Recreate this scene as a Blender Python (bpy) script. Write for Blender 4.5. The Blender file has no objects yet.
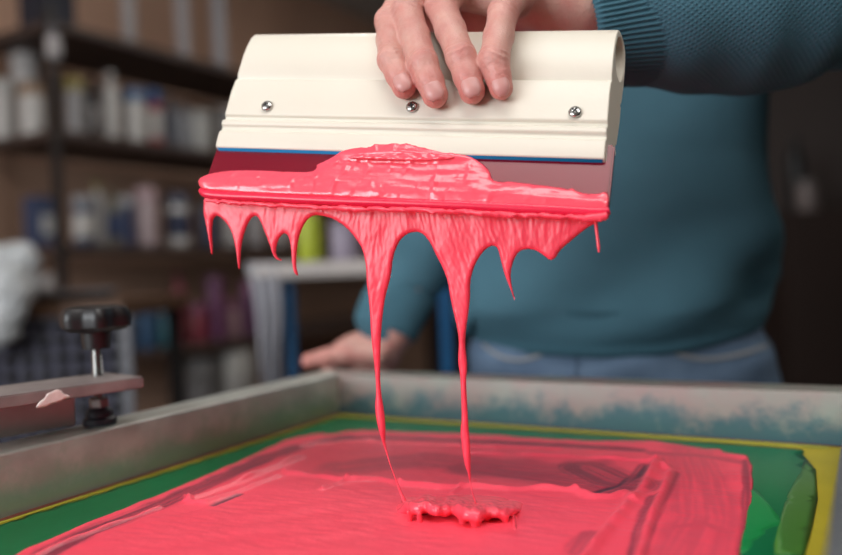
import bpy, bmesh, math, random
import numpy as np
from mathutils import Vector, Matrix, noise
from mathutils.geometry import delaunay_2d_cdt
from mathutils.bvhtree import BVHTree

random.seed(7)
rng = np.random.default_rng(7)
SC = bpy.context.scene
COL = SC.collection
PI = math.pi

# ------------------------------------------------------------------ camera
F = 800.0
CAM = Vector((0, 0, 1.05))
PITCH, ROLL = math.atan(11 / 800), -math.atan(0.0417)
RC = (Matrix.Rotation(PI / 2 - PITCH, 3, 'X') @ Matrix.Rotation(ROLL, 3, 'Z'))

def ray(px, py):
    return RC @ Vector(((px - 421) / F, -(py - 277.5) / F, -1))

def at_y(px, py, y):
    d = ray(px, py)
    return CAM + d * (y / d.y)

def on_plane(px, py, p0, n):
    d = ray(px, py)
    return CAM + d * ((p0 - CAM).dot(n) / d.dot(n))

cd = bpy.data.cameras.new('camera')
cam = bpy.data.objects.new('camera', cd)
COL.objects.link(cam)
cam.matrix_world = Matrix.Translation(CAM) @ RC.to_4x4()
cd.sensor_width = 36
cd.lens = F / 842 * 36
cd.clip_start = 0.02
cd.dof.use_dof = True
cd.dof.focus_distance = 0.445
cd.dof.aperture_fstop = 2.9
cd.dof.aperture_blades = 0
SC.camera = cam

# ------------------------------------------------------------------ materials
def lin(c):
    return tuple((x / 255 / 12.92 if x / 255 <= 0.04045 else ((x / 255 + 0.055) / 1.055) ** 2.4) for x in c) + (1,)

MATS = {}
def mat(name, rgb, rough=0.5, metal=0.0, var=0.0, vscale=8, bump=0.0, bscale=60, rgb2=None, sss=0.0, trans=0.0, coat=0.0, alpha=1.0, stretch=None, spec=0.5):
    if name in MATS:
        return MATS[name]
    m = bpy.data.materials.new(name)
    m.use_nodes = True
    nt = m.node_tree
    N, L = nt.nodes, nt.links
    b = N['Principled BSDF']
    b.inputs['Roughness'].default_value = rough
    b.inputs['Metallic'].default_value = metal
    b.inputs['Coat Weight'].default_value = coat
    b.inputs['Transmission Weight'].default_value = trans
    b.inputs['Alpha'].default_value = alpha
    b.inputs['Specular IOR Level'].default_value = spec
    if sss:
        b.inputs['Subsurface Weight'].default_value = sss
        b.inputs['Subsurface Scale'].default_value = 0.004
        b.inputs['Subsurface Radius'].default_value = (1, 0.35, 0.25)
    tc = N.new('ShaderNodeTexCoord')
    src = tc.outputs['Object']
    if stretch:
        mp = N.new('ShaderNodeMapping')
        mp.inputs['Scale'].default_value = stretch
        L.new(src, mp.inputs['Vector'])
        src = mp.outputs['Vector']
    c1 = lin(rgb)
    c2 = lin(rgb2) if rgb2 else tuple(x * 0.7 for x in c1[:3]) + (1,)
    nz = N.new('ShaderNodeTexNoise')
    nz.inputs['Scale'].default_value = vscale
    nz.inputs['Detail'].default_value = 5
    L.new(src, nz.inputs['Vector'])
    rp = N.new('ShaderNodeValToRGB')
    rp.color_ramp.elements[0].position = 0.35
    rp.color_ramp.elements[1].position = 0.68
    rp.color_ramp.elements[0].color = c1
    rp.color_ramp.elements[1].color = tuple(c1[i] * (1 - var) + c2[i] * var for i in range(3)) + (1,)
    L.new(nz.outputs['Fac'], rp.inputs['Fac'])
    L.new(rp.outputs['Color'], b.inputs['Base Color'])
    if bump:
        n2 = N.new('ShaderNodeTexNoise')
        n2.inputs['Scale'].default_value = bscale
        n2.inputs['Detail'].default_value = 4
        L.new(src, n2.inputs['Vector'])
        bp = N.new('ShaderNodeBump')
        bp.inputs['Strength'].default_value = bump
        bp.inputs['Distance'].default_value = 0.002
        L.new(n2.outputs['Fac'], bp.inputs['Height'])
        L.new(bp.outputs['Normal'], b.inputs['Normal'])
    MATS[name] = m
    return m

def nodes(m):
    return m.node_tree.nodes, m.node_tree.links, m.node_tree.nodes['Principled BSDF']

# ------------------------------------------------------------------ object helpers
OFF = {}
def thing(name, label, cat, loc=(0, 0, 0), group=None, rot=None):
    o = bpy.data.objects.new(name, None)
    COL.objects.link(o)
    o.location = loc
    o.empty_display_size = 0.02
    if rot is not None:
        o.rotation_euler = rot
    o['label'] = label
    o['category'] = cat
    if group:
        o['group'] = group
    OFF[o.name] = Vector(loc)
    return o

def tag(o, label, cat, group=None):
    o['label'] = label
    o['category'] = cat
    if group:
        o['group'] = group
    return o

def mesh(name, vf, m, parent=None, smooth=True, world=True, loc=None, angle=None):
    v, f = vf[0], vf[1]
    off = OFF[parent.name] if (parent and world) else Vector((0, 0, 0))
    if loc is not None:
        off = off  # local geometry placed at loc
    v = np.asarray([tuple(p) for p in v], dtype=float)
    v = v - np.array(off)
    me = bpy.data.meshes.new(name)
    me.from_pydata(v.tolist(), [], [tuple(int(i) for i in q) for q in f])
    me.validate()
    bm = bmesh.new()
    bm.from_mesh(me)
    bmesh.ops.recalc_face_normals(bm, faces=bm.faces)
    bm.to_mesh(me)
    bm.free()
    if smooth:
        me.polygons.foreach_set('use_smooth', [True] * len(me.polygons))
        if angle:
            me.set_sharp_from_angle(angle=angle)
    o = bpy.data.objects.new(name, me)
    COL.objects.link(o)
    if m:
        me.materials.append(m)
    if parent:
        o.parent = parent
        OFF[o.name] = off if world else Vector((0, 0, 0))
    if loc is not None:
        o.location = loc
    return o

def join(*parts):
    V, Fc = [], []
    for v, f in parts:
        n = len(V)
        V += [tuple(p) for p in v]
        Fc += [tuple(i + n for i in q) for q in f]
    return V, Fc

def box(c, s, ax=None, bev=0.0):
    """box centre c, size s, optional axes (3 vectors); bevelled corners through bmesh"""
    bm = bmesh.new()
    bmesh.ops.create_cube(bm, size=1)
    for v in bm.verts:
        v.co = Vector((v.co.x * s[0], v.co.y * s[1], v.co.z * s[2]))
    if bev:
        bmesh.ops.bevel(bm, geom=bm.edges[:], offset=bev, segments=2, affect='EDGES')
    c = Vector(c)
    out = []
    for v in bm.verts:
        p = v.co
        out.append(c + (ax[0] * p.x + ax[1] * p.y + ax[2] * p.z if ax else p))
    fs = [[v.index for v in f.verts] for f in bm.faces]
    bm.free()
    return out, fs

def lathe(prof, n=24, axis=None, origin=None, rfun=None):
    """profile of (r,z); closed with caps"""
    V, Fc = [], []
    for (r, z) in prof:
        for k in range(n):
            a = 2 * PI * k / n
            rr = r * (rfun(a, z) if rfun else 1)
            V.append(Vector((rr * math.cos(a), rr * math.sin(a), z)))
    for i in range(len(prof) - 1):
        for k in range(n):
            Fc.append((i * n + k, i * n + (k + 1) % n, (i + 1) * n + (k + 1) % n, (i + 1) * n + k))
    Fc.append(tuple(range(n - 1, -1, -1)))
    Fc.append(tuple((len(prof) - 1) * n + k for k in range(n)))
    if axis is not None:
        q = Vector((0, 0, 1)).rotation_difference(Vector(axis).normalized())
        V = [q @ v for v in V]
    if origin is not None:
        V = [v + Vector(origin) for v in V]
    return V, Fc

def tube(pts, rads, n=14, closed_ends=True, sub=1, flat=None):
    pts = [Vector(p) for p in pts]
    if not hasattr(rads, '__len__'):
        rads = [rads] * len(pts)
    if sub > 1:                                            # catmull-rom
        P, R = [], []
        m = len(pts)
        for i in range(m - 1):
            p0, p1, p2, p3 = pts[max(i - 1, 0)], pts[i], pts[i + 1], pts[min(i + 2, m - 1)]
            for k in range(sub):
                t = k / sub
                P.append(0.5 * ((2 * p1) + (p2 - p0) * t + (2 * p0 - 5 * p1 + 4 * p2 - p3) * t * t + (3 * p1 - p0 - 3 * p2 + p3) * t ** 3))
                R.append(rads[i] * (1 - t) + rads[i + 1] * t)
        P.append(pts[-1]); R.append(rads[-1])
        pts, rads = P, R
    V, Fc = [], []
    t0 = (pts[1] - pts[0]).normalized()
    ref = Vector((0, 0, 1)) if abs(t0.z) < 0.9 else Vector((1, 0, 0))
    u = t0.cross(ref).normalized()
    for i, p in enumerate(pts):
        t = (pts[min(i + 1, len(pts) - 1)] - pts[max(i - 1, 0)]).normalized()
        u = (u - t * u.dot(t)).normalized()
        w = t.cross(u)
        for k in range(n):
            a = 2 * PI * k / n
            V.append(p + (u * math.cos(a) + w * math.sin(a)) * rads[i])
    for i in range(len(pts) - 1):
        for k in range(n):
            Fc.append((i * n + k, i * n + (k + 1) % n, (i + 1) * n + (k + 1) % n, (i + 1) * n + k))
    if closed_ends:
        Fc.append(tuple(range(n - 1, -1, -1)))
        Fc.append(tuple((len(pts) - 1) * n + k for k in range(n)))
    return V, Fc

def prism(poly, ext, origin, ux, uy):
    """2D polygon in (ux,uy) at origin swept by vector ext"""
    n = len(poly)
    A = [origin + ux * x + uy * y for x, y in poly]
    B = [p + ext for p in A]
    Fc = [tuple(range(n)), tuple(range(2 * n - 1, n - 1, -1))]
    for k in range(n):
        Fc.append((k, (k + 1) % n, n + (k + 1) % n, n + k))
    return A + B, Fc

def chaikin(P, it=1):
    P = np.asarray(P, float)
    for _ in range(it):
        Q = np.roll(P, -1, axis=0)
        P = np.stack([0.75 * P + 0.25 * Q, 0.25 * P + 0.75 * Q], 1).reshape(-1, 2)
    return P

def seg_dist(X, P, closed=True):
    A = np.asarray(P, float)
    B = np.roll(A, -1, axis=0)
    if not closed:
        A, B = A[:-1], np.asarray(P, float)[1:]
    out = np.full(len(X), 1e9)
    for a, b in zip(A, B):
        d = b - a
        L2 = d @ d + 1e-18
        t = np.clip(((X - a) @ d) / L2, 0, 1)
        q = X - a - t[:, None] * d
        out = np.minimum(out, np.hypot(q[:, 0], q[:, 1]))
    return out

def inside(X, P):
    P = np.asarray(P, float)
    Q = np.roll(P, -1, axis=0)
    r = np.zeros(len(X), bool)
    for a, b in zip(P, Q):
        c = (a[1] > X[:, 1]) != (b[1] > X[:, 1])
        with np.errstate(divide='ignore', invalid='ignore'):
            xx = (b[0] - a[0]) * (X[:, 1] - a[1]) / (b[1] - a[1]) + a[0]
        r ^= c & (X[:, 0] < xx)
    return r

def fill2d(P, h, dmin=0.3):
    """triangulate outline P with interior grid points; returns verts2d, tris, distance to outline"""
    P = np.asarray(P, float)
    lo, hi = P.min(0), P.max(0)
    gx, gy = np.meshgrid(np.arange(lo[0], hi[0], h), np.arange(lo[1], hi[1], h))
    G = np.stack([gx.ravel(), gy.ravel()], 1)
    G[:, 0] += (np.round((G[:, 1] - lo[1]) / h) % 2) * h / 2
    G = G[inside(G, P)]
    d = seg_dist(G, P)
    G = G[d > dmin * h]
    n = len(P)
    sc = 1000.0
    pts = [Vector(p) * 1.0 for p in (np.vstack([P, G]) * sc)]
    edges = [(i, (i + 1) % n) for i in range(n)]
    vv, ee, ff, *_ = delaunay_2d_cdt(pts, edges, [], 1, 1e-5)
    V = np.array([tuple(v) for v in vv]) / sc
    cen = np.array([V[list(f)].mean(0) for f in ff])
    keep = inside(cen, P)
    T = [f for f, k in zip(ff, keep) if k]
    return V, T, seg_dist(V, P)

def puffy(P, h, top, bottom, to3, dmin=0.3):
    """closed sheet: top(V,d), bottom(V,d) heights along the normal; to3(x,y,hgt)->Vector"""
    V, T, d = fill2d(P, h, dmin)
    b = d < 1e-7
    zt, zb = top(V, d), bottom(V, d)
    idx = np.arange(len(V))
    back = {}
    out = [to3(V[i, 0], V[i, 1], zt[i]) for i in idx]
    for i in idx:
        if not b[i]:
            back[i] = len(out)
            out.append(to3(V[i, 0], V[i, 1], zb[i]))
        else:
            back[i] = i
    fc = [tuple(t) for t in T] + [tuple(back[i] for i in reversed(t)) for t in T]
    fc = [f for f in fc if len(set(f)) > 2]
    return out, fc

def nz(p, s, o=0.0):
    return noise.noise(Vector((p[0] * s + o, p[1] * s + o * 1.7, (p[2] if len(p) > 2 else 0) * s + 3.1)))

# ------------------------------------------------------------------ SDF + surface nets
class Grid:
    def __init__(s, lo, hi, h):
        s.lo, s.h = np.array(lo, np.float32), h
        s.n = np.ceil((np.array(hi) - np.array(lo)) / h).astype(int) + 1
        ax = [s.lo[i] + h * np.arange(s.n[i], dtype=np.float32) for i in range(3)]
        s.X, s.Y, s.Z = ax[0][:, None, None], ax[1][None, :, None], ax[2][None, None, :]
        s.D = np.full(tuple(s.n), 1.0, np.float32)

    def cone(s, a, b, r1, r2, sx=None):
        a, b = np.array(a, np.float32), np.array(b, np.float32)
        d = b - a
        L2 = float(d @ d) + 1e-12
        px, py, pz = s.X - a[0], s.Y - a[1], s.Z - a[2]
        t = np.clip((px * d[0] + py * d[1] + pz * d[2]) / L2, 0, 1)
        return np.sqrt((px - t * d[0]) ** 2 + (py - t * d[1]) ** 2 + (pz - t * d[2]) ** 2) - (r1 + (r2 - r1) * t)

    def ell(s, c, r):
        q = np.sqrt(((s.X - c[0]) / r[0]) ** 2 + ((s.Y - c[1]) / r[1]) ** 2 + ((s.Z - c[2]) / r[2]) ** 2)
        return (q - 1) * min(r)

    def column(s, cx, cy, zs, ws, ds, e=2.3):
        z = s.Z[0, 0]
        w = np.interp(z, zs, ws)[None, None, :]
        d = np.interp(z, zs, ds)[None, None, :]
        x0 = np.interp(z, zs, cx)[None, None, :] if hasattr(cx, '__len__') else cx
        y0 = np.interp(z, zs, cy)[None, None, :] if hasattr(cy, '__len__') else cy
        q = (np.abs((s.X - x0) / w) ** e + np.abs((s.Y - y0) / d) ** e) ** (1 / e)
        r = (q - 1) * np.minimum(w, d)
        return np.maximum(r, np.maximum(zs[0] - s.Z, s.Z - zs[-1])).astype(np.float32)

    def add(s, d, k=0.01):
        h = np.clip(0.5 + 0.5 * (s.D - d) / k, 0, 1)
        s.D = (s.D + (d - s.D) * h - k * h * (1 - h)).astype(np.float32)

    def cut(s, d, k=0.004):
        a, b = s.D, -d
        h = np.clip(0.5 - 0.5 * (a - b) / k, 0, 1)
        s.D = (a + (b - a) * h + k * h * (1 - h)).astype(np.float32)

    def nets(s):
        D = s.D
        ins = D < 0
        n = s.n
        c = np.zeros(tuple(n - 1), np.int8)
        for i in (0, 1):
            for j in (0, 1):
                for k in (0, 1):
                    c += ins[i:n[0] - 1 + i, j:n[1] - 1 + j, k:n[2] - 1 + k]
        act = (c > 0) & (c < 8)
        I = np.argwhere(act)
        idx = np.full(tuple(n - 1), -1, np.int64)
        idx[act] = np.arange(len(I))
        S = np.zeros((len(I), 3)); C = np.zeros(len(I))
        cor = [(i, j, k) for i in (0, 1) for j in (0, 1) for k in (0, 1)]
        for a in cor:
            for ax in range(3):
                if a[ax] == 0:
                    b = list(a); b[ax] = 1
                    da = D[I[:, 0] + a[0], I[:, 1] + a[1], I[:, 2] + a[2]]
                    db = D[I[:, 0] + b[0], I[:, 1] + b[1], I[:, 2] + b[2]]
                    m = (da < 0) != (db < 0)
                    t = np.where(m, da / np.where(m, da - db, 1), 0)
                    p = np.array(a)[None] + t[:, None] * (np.array(b) - np.array(a))[None]
                    S[m] += p[m]; C[m] += 1
        V = s.lo + s.h * (I + S / C[:, None])
        Q = []
        for ax in range(3):
            o1, o2 = [(1, 2), (2, 0), (0, 1)][ax]
            sl0 = [slice(1, n[k] - 1) for k in range(3)]; sl0[ax] = slice(0, n[ax] - 1)
            sl1 = list(sl0); sl1[ax] = slice(1, n[ax])
            A, B = ins[tuple(sl0)], ins[tuple(sl1)]
            E = np.argwhere(A != B)
            st = np.array([1, 1, 1]); st[ax] = 0
            P = E + st
            flip = A[tuple(E.T)]
            u = np.zeros(3, int); u[o1] = 1
            w = np.zeros(3, int); w[o2] = 1
            q = np.stack([idx[tuple((P - u - w).T)], idx[tuple((P - w).T)], idx[tuple(P.T)], idx[tuple((P - u).T)]], 1)
            q[~flip] = q[~flip][:, ::-1]
            Q.append(q)
        Q = np.concatenate(Q)
        return V, Q[(Q >= 0).all(1)]

def relax(V, Q, it=2, lam=0.5):
    V = np.array(V, float)
    for _ in range(it):
        S = np.zeros_like(V); C = np.zeros(len(V))
        for k in range(4):
            for m_ in (1, 3):
                np.add.at(S, Q[:, k], V[Q[:, (k + m_) % 4]]); np.add.at(C, Q[:, k], 1)
        V = V + lam * (S / np.maximum(C, 1)[:, None] - V)
    return V

def vnormals(V, Q):
    N = np.zeros_like(V)
    fn = np.cross(V[Q[:, 2]] - V[Q[:, 0]], V[Q[:, 3]] - V[Q[:, 1]])
    for k in range(4):
        np.add.at(N, Q[:, k], fn)
    return N / (np.linalg.norm(N, axis=1, keepdims=True) + 1e-12)

# ------------------------------------------------------------------ materials used
INK = (250, 80, 100)
m_ink = mat('pink_ink', INK, rough=0.26, var=0.3, vscale=60, rgb2=(246, 70, 92), bump=0.35, bscale=150, coat=0.5, stretch=(.6, 1, 1.3))
m_ink.node_tree.nodes['Principled BSDF'].inputs['Coat Roughness'].default_value = .12
m_inkskin = mat('pulled_ink', (247, 70, 92), rough=0.33, var=0.4, vscale=60, rgb2=(240, 56, 80), bump=0.2, bscale=200, stretch=(1, 1, .5))
m_inkshade = mat('shaded_ink', (228, 34, 72), rough=0.3, var=0.3, vscale=50, rgb2=(218, 24, 62))  # deeper red copy of the ink, standing for shade below the smear
m_cream = mat('cream_enamel', (222, 215, 201), rough=0.42, var=0.25, vscale=14, rgb2=(213, 202, 184), bump=0.05, bscale=300)
m_blade = mat('red_polyurethane', (118, 0, 30), rough=0.2, var=0.3, vscale=20, rgb2=(104, 0, 28), bump=0.02, bscale=40, spec=0.42)
m_blue = mat('blue_strip', (0, 130, 190), rough=0.4, var=0.3, vscale=80)
m_steel = mat('bright_steel', (190, 190, 188), rough=0.25, metal=1, var=0.4, vscale=200)
m_slot_shade = mat('slot_shade', (22, 22, 24), rough=0.6)
m_black = mat('black_plastic', (22, 21, 23), rough=0.42, var=0.3, vscale=40, rgb2=(40, 38, 40), bump=0.1, bscale=200)
m_alu = mat('stained_aluminium', (140, 134, 134), rough=0.42, metal=0.75, var=0.5, vscale=30, rgb2=(120, 92, 92), bump=0.1, bscale=200)
m_rubber = mat('blue_black_rubber', (40, 46, 56), rough=0.55, var=0.4, vscale=90)

# ------------------------------------------------------------------ SQUEEGEE
SQ_R = (Matrix.Rotation(-0.2276, 3, 'Z') @ Matrix.Rotation(-0.4787, 3, 'X') @ Matrix.Rotation(0.1223, 3, 'Y'))
SQ_T = Vector((0.0117, 0.4929, 1.1893))
HL, HH, HB = 0.1148, 0.0901, 0.1184      # half length, handle height, down to blade edge
squeegee = thing('squeegee', 'cream squeegee with red blade held above the screen', 'squeegee', SQ_T)
squeegee.rotation_mode = 'QUATERNION'
squeegee.rotation_quaternion = SQ_R.to_quaternion()
def sq(w, v, u):                      # local squeegee coords -> world
    return SQ_R @ Vector((w, -v, -u)) + SQ_T
SQ_N = SQ_R @ Vector((0, -1, 0))
def sq_px(px, py, v):                 # photo point on the plane v -> (w,u)
    p = on_plane(px, py, sq(0, v, 0), SQ_N)
    l = SQ_R.transposed() @ (p - SQ_T)
    return l.x, -l.z
def sqw(px, py, v):
    return on_plane(px, py, sq(0, v, 0), SQ_N)

uA, uB, uC = sq_px(450, 79, 0.0118)[1], sq_px(450, 121, 0.0105)[1], sq_px(450, 128, 0.0110)[1]
front = [(0.0, 0.000), (0.0008, 0.0055), (0.003, 0.0088), (0.008, 0.0112), (0.016, 0.0126), (0.024, 0.0130), (uA - .0030, 0.0122), (uA - .0006, 0.0108), (uA + .0003, 0.0105),
         (uA + .0010, 0.0120), (uA + .010, 0.0126), (uB - .012, 0.0120), (uB - .0018, 0.0110), (uB - .0008, 0.0094), (uB + .0008, 0.0088), (uB + .0016, 0.0100), (uB + .0030, 0.0112), (uC + .0004, 0.0110), (uC + .0016, 0.0092), (uC + .0036, 0.0090), (uC + .0056, 0.0106),
         (0.084, 0.0104), (0.0885, 0.0096), (0.0900, 0.0090), (0.0902, 0.0048)]
# outer profile: front then back, (v,u)
outer = [(v, u) for u, v in front] + [(-v, u) for u, v in reversed(front[1:])]
n_o = len(outer)
def ellipse_hole(cv, cu, rv, ru, n=28):
    return [(cv + rv * math.cos(2 * PI * k / n), cu + ru * math.sin(2 * PI * k / n)) for k in range(n)]
hole1 = ellipse_hole(0, 0.0165, 0.0098, 0.0135)
def handle_geo():
    V, Fc = [], []
    loops = [outer, hole1]
    P2, E2, k0 = [], [], 0
    for lp in loops:
        P2 += [Vector((a * 1000, b * 1000)) for a, b in lp]
        E2 += [(k0 + i, k0 + (i + 1) % len(lp)) for i in range(len(lp))]
        k0 += len(lp)
    vv, ee, ff, *_ = delaunay_2d_cdt(P2, E2, [], 1, 1e-5)
    tri = []
    h1, oo = np.array(hole1), np.array(outer)
    for f in ff:
        c = np.array([[sum(vv[i].x for i in f) / 3000, sum(vv[i].y for i in f) / 3000]])
        if inside(c, oo)[0] and not inside(c, h1)[0] :
            tri.append(f)
    m = len(vv)
    V += [Vector((-HL, -p.x / 1000, -p.y / 1000)) for p in vv]
    V += [Vector((HL - .0026 + .21 * (.0126 - p.x / 1000), -p.x / 1000, -p.y / 1000)) for p in vv]   # sawn a little askew
    Fc += [tuple(t) for t in tri] + [tuple(i + m for i in reversed(t)) for t in tri]
    k0 = 0
    for lp in loops:
        n = len(lp)
        for i in range(n):
            j = (i + 1) % n
            Fc.append((k0 + i, k0 + j, m + k0 + j, m + k0 + i))
        k0 += n
    return V, Fc
h = mesh('handle', handle_geo(), m_cream, squeegee, world=False, angle=0.6)
bv = h.modifiers.new('bev', 'BEVEL'); bv.width = 0.0006; bv.segments = 2; bv.limit_method = 'ANGLE'; bv.angle_limit = 0.8
# blade: rounded slab
bl = box((0.0005, 0, -(0.078 + HB) / 2), (2 * HL * 1.018, 0.0116, HB - 0.078), bev=0.0012)
blade = mesh('blade', bl, m_blade, squeegee, world=False, angle=0.5)
st = box((-0.001, 0, -0.0897), (2 * HL * 0.985, 0.0166, 0.0016), bev=0.0003)
mesh('seal_strip', st, m_blue, squeegee, world=False)
# mesh() with world=False : parts sit in the squeegee's own axes
for (px, py) in ((267, 106), (412, 107), (575, 112)):
    w, u = sq_px(px, py, 0.0122)
    vv0 = 0.0119
    hd = lathe([(0.0036, 0), (0.0036, 0.0006), (0.0033, 0.0012), (0.0024, 0.0018), (0.0012, 0.0020), (0.0005, 0.00205)], 20, axis=(0, -1, 0), origin=(w, -vv0, -u))
    s = mesh('screw', hd, m_steel, squeegee, world=False, angle=0.7)
    ang = random.uniform(0, 1.5)
    ax = [Vector((math.cos(ang), 0, math.sin(ang))), Vector((0, 1, 0)), Vector((-math.sin(ang), 0, math.cos(ang)))]
    c = Vector((w, -vv0 - 0.00185, -u))
    pl = [(-.0017, -.00045), (-.00045, -.00045), (-.00045, -.0017), (.00045, -.0017), (.00045, -.00045), (.0017, -.00045), (.0017, .00045), (.00045, .00045), (.00045, .0017), (-.00045, .0017), (-.00045, .00045), (-.0017, .00045)]
    sl = prism(pl, Vector((0, -0.0004, 0)), c, ax[0], ax[2])  # solid dark cross painted on the head for the shade inside its slot
    mesh('screw_slot_shade', sl, m_slot_shade, s, world=False, smooth=False)

# ------------------------------------------------------------------ INK ON THE SQUEEGEE
ink = thing('wet_ink', 'glossy pink ink clinging to the squeegee blade and dripping in strands', 'ink', sq(0, 0.004, HB))
BV = 0.0058
sm_px = [(199, 186), (198, 180), (203, 176), (214, 172.5), (236, 170), (262, 170.5), (290, 172), (312, 172), (317, 168), (316, 165), (325, 161), (338, 155), (346, 151), (360, 149), (372, 150),
         (376, 146), (384, 147.5), (398, 145), (404, 147), (409, 143.5), (413, 147), (428, 150), (440, 151), (446, 153), (458, 152), (470, 156), (482, 163), (490, 171), (492, 180), (500, 182), (512, 181.5),
         (530, 184), (555, 187), (572, 190), (570, 184), (574, 190), (585, 194), (598, 194), (606, 191), (609, 196), (609, 206), (605, 211.5), (560, 209.5), (500, 205.5), (440, 202), (380, 199), (320, 196.5), (260, 194), (215, 191.5), (203, 189)]
sm = np.array([sq_px(x, y, BV) for x, y in sm_px])
def sm_top(V, d):
    t = np.minimum(0.0026, 0.0011 * np.sqrt(np.maximum(d, 0) / 0.0012))
    u = V[:, 1]
    out = np.empty(len(V))
    for i, (x, y) in enumerate(V):
        streak = nz((x * 0.22, y * 1.6), 160) * 0.45 + nz((x * 0.15, y * 2.4), 420, 5) * 0.16
        scal = max(0, nz((x * 1.5, y * 0.7), 150, 9) - .15) * 0.9
        ramp = max(0, min(1, (0.0965 - y) / 0.0055)) * max(0, min(1, 1.3 - abs(x + .004) / .045))
        out[i] = t[i] * (0.85 + 0.55 * streak + 0.5 * scal) + 0.0034 * ramp * min(1, d[i] / .0012)
    return np.where(d < 1e-7, 0, out)
sme = puffy(chaikin(sm, 1), 0.0009, sm_top, lambda V, d: -0.0004 + 0 * d, lambda x, y, hh: sq(x, BV + hh, y))
mesh('ink_smear', sme, m_ink, ink)
hs = np.array([sq_px(x, y, .0100) for x, y in ((346, 158), (352, 155.5), (362, 153), (374, 151.5), (378, 148.5), (386, 150), (398, 148), (405, 149.5), (410, 146.5), (414, 150), (424, 152.5), (436, 153), (446, 155), (456, 156.5), (450, 159), (430, 160.5), (400, 160.5), (365, 159.5))])
mesh('ink_smear', puffy(chaikin(hs, 1), .0008, lambda V, d: .0012 * np.sqrt(np.minimum(d, .0012) / .0012) * np.array([.8 + .6 * nz((a, b * 2), 300) for a, b in V]), lambda V, d: -.0006 + 0 * d, lambda x, y, hh: sq(x, .0098 + hh, y)), m_ink, ink)
# rolled lip along the blade edge, its shade put into the colour
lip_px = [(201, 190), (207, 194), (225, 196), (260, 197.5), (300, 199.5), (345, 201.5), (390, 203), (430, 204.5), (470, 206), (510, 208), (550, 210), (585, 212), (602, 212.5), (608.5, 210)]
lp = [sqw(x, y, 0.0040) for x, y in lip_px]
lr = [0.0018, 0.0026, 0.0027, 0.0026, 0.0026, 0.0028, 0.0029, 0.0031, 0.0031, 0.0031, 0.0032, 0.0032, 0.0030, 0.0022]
mesh('ink_lip', tube(lp, lr, n=18, sub=16), m_inkshade, ink)['label'] = 'lip of ink along the blade edge, painted deep red for its shade'
rg_px = [(204, 201), (215, 201), (230, 202.5), (260, 204), (300, 206), (345, 208), (390, 209), (430, 210.5), (470, 212), (510, 214), (550, 216), (585, 217.5), (600, 217.5), (607, 215)]
rp_ = [sqw(x, y, 0.0066) for x, y in rg_px]
v, f = tube(rp_, [.0006, .0010, .0011, .0011, .0012, .0013, .0013, .0013, .0013, .0014, .0014, .0016, .0020, .0016], n=14, sub=22)
v = [p + Vector((0, -1, -0.7)) * 0.0010 * nz(p, 120) + Vector((0, -.5, -1)) * 0.0009 * max(0, nz(p, 330, 4)) * 1.6 for p in v]
mesh('ragged_ridge', (v, f), m_inkskin, ink)
# ragged skin hanging just below the lip
# curtain of drips in the vertical plane under the blade
e_dir = (sq(1, 0, HB) - sq(0, 0, HB)); e_dir.z = 0; e_dir.normalize()
e_nrm = Vector((e_dir.y, -e_dir.x, 0))
if e_nrm.y > 0: e_nrm = -e_nrm
C0 = sq(0, -0.0008, HB)
def cu_px(px, py):
    p = on_plane(px, py, C0, e_nrm) - C0
    return p.dot(e_dir), p.z
def cu3(x, z, hh):
    return C0 + e_dir * x + Vector((0, 0, z)) + e_nrm * hh
low = [(203, 209), (206, 224), (209, 239), (211.4, 255), (212.6, 254), (212.5, 246), (211.8, 230), (213, 219), (216, 216), (219, 216), (226, 222), (232, 232), (235, 244), (237, 256), (238.6, 270), (240.2, 268), (240.4, 255), (241.4, 244), (245, 230), (250, 219.5), (254, 216), (257, 216),
       (261, 222), (266, 235), (270.5, 247), (273, 255), (276.5, 259.8), (281.5, 260.8), (282, 259.6), (277.5, 257.6), (275.6, 250.5), (278, 240), (282.5, 233.8), (286, 233.4), (289, 237), (291.2, 248), (292, 262), (294, 273), (298, 276), (298.4, 274.6), (296, 267), (296.5, 253), (298.4, 239), (303, 226), (308, 218.5), (315, 215), (323, 216), (334, 219), (346, 227), (356, 238.5), (363, 250), (366.3, 267), (366.6, 284),
       (368, 293), (370.2, 312), (371, 335), (373.6, 358), (375.6, 378), (376.2, 393), (375, 405), (375.6, 414), (378, 428), (381, 438), (383.6, 446), (385.4, 445), (385.6, 436), (385.2, 420), (383.4, 407), (381, 392), (380, 376), (380.4, 352), (381.4, 326), (384, 304), (386.4, 292), (391, 276), (393, 256), (398.6, 242), (404, 236), (410, 232.5), (418, 231.5), (424, 234.5), (430, 242), (436, 255), (443, 268), (448, 282), (450, 296),
       (453.4, 312), (457, 327), (459, 341), (458.4, 352), (458, 362), (460, 374), (461, 390), (461.8, 420), (460.2, 430), (461, 440), (464, 463), (467.4, 472), (469, 480), (470.4, 480), (470.8, 470), (470.2, 447), (468.6, 428), (467.2, 404), (466, 380), (467.4, 366), (466.6, 358), (465, 345), (466, 330), (468.6, 311), (470.2, 296), (470, 282), (473.6, 267.5), (479, 257), (486, 248.5), (493, 245), (498, 248), (501, 261), (505, 276), (510, 288), (514.2, 300), (515, 299.5), (511.6, 286),
       (510.4, 272), (514, 259), (519, 251), (527, 248.6), (536, 250), (544, 255.6), (550, 260.6), (555.4, 258.4), (560, 250), (570, 241.5), (582, 231.5), (593, 224), (607, 219)]
up = [(607, 212), (560, 210), (500, 207), (440, 204), (380, 202), (320, 199), (260, 195.5), (206, 191)]
cur = np.array([cu_px(x, y) for x, y in low + up])
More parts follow.
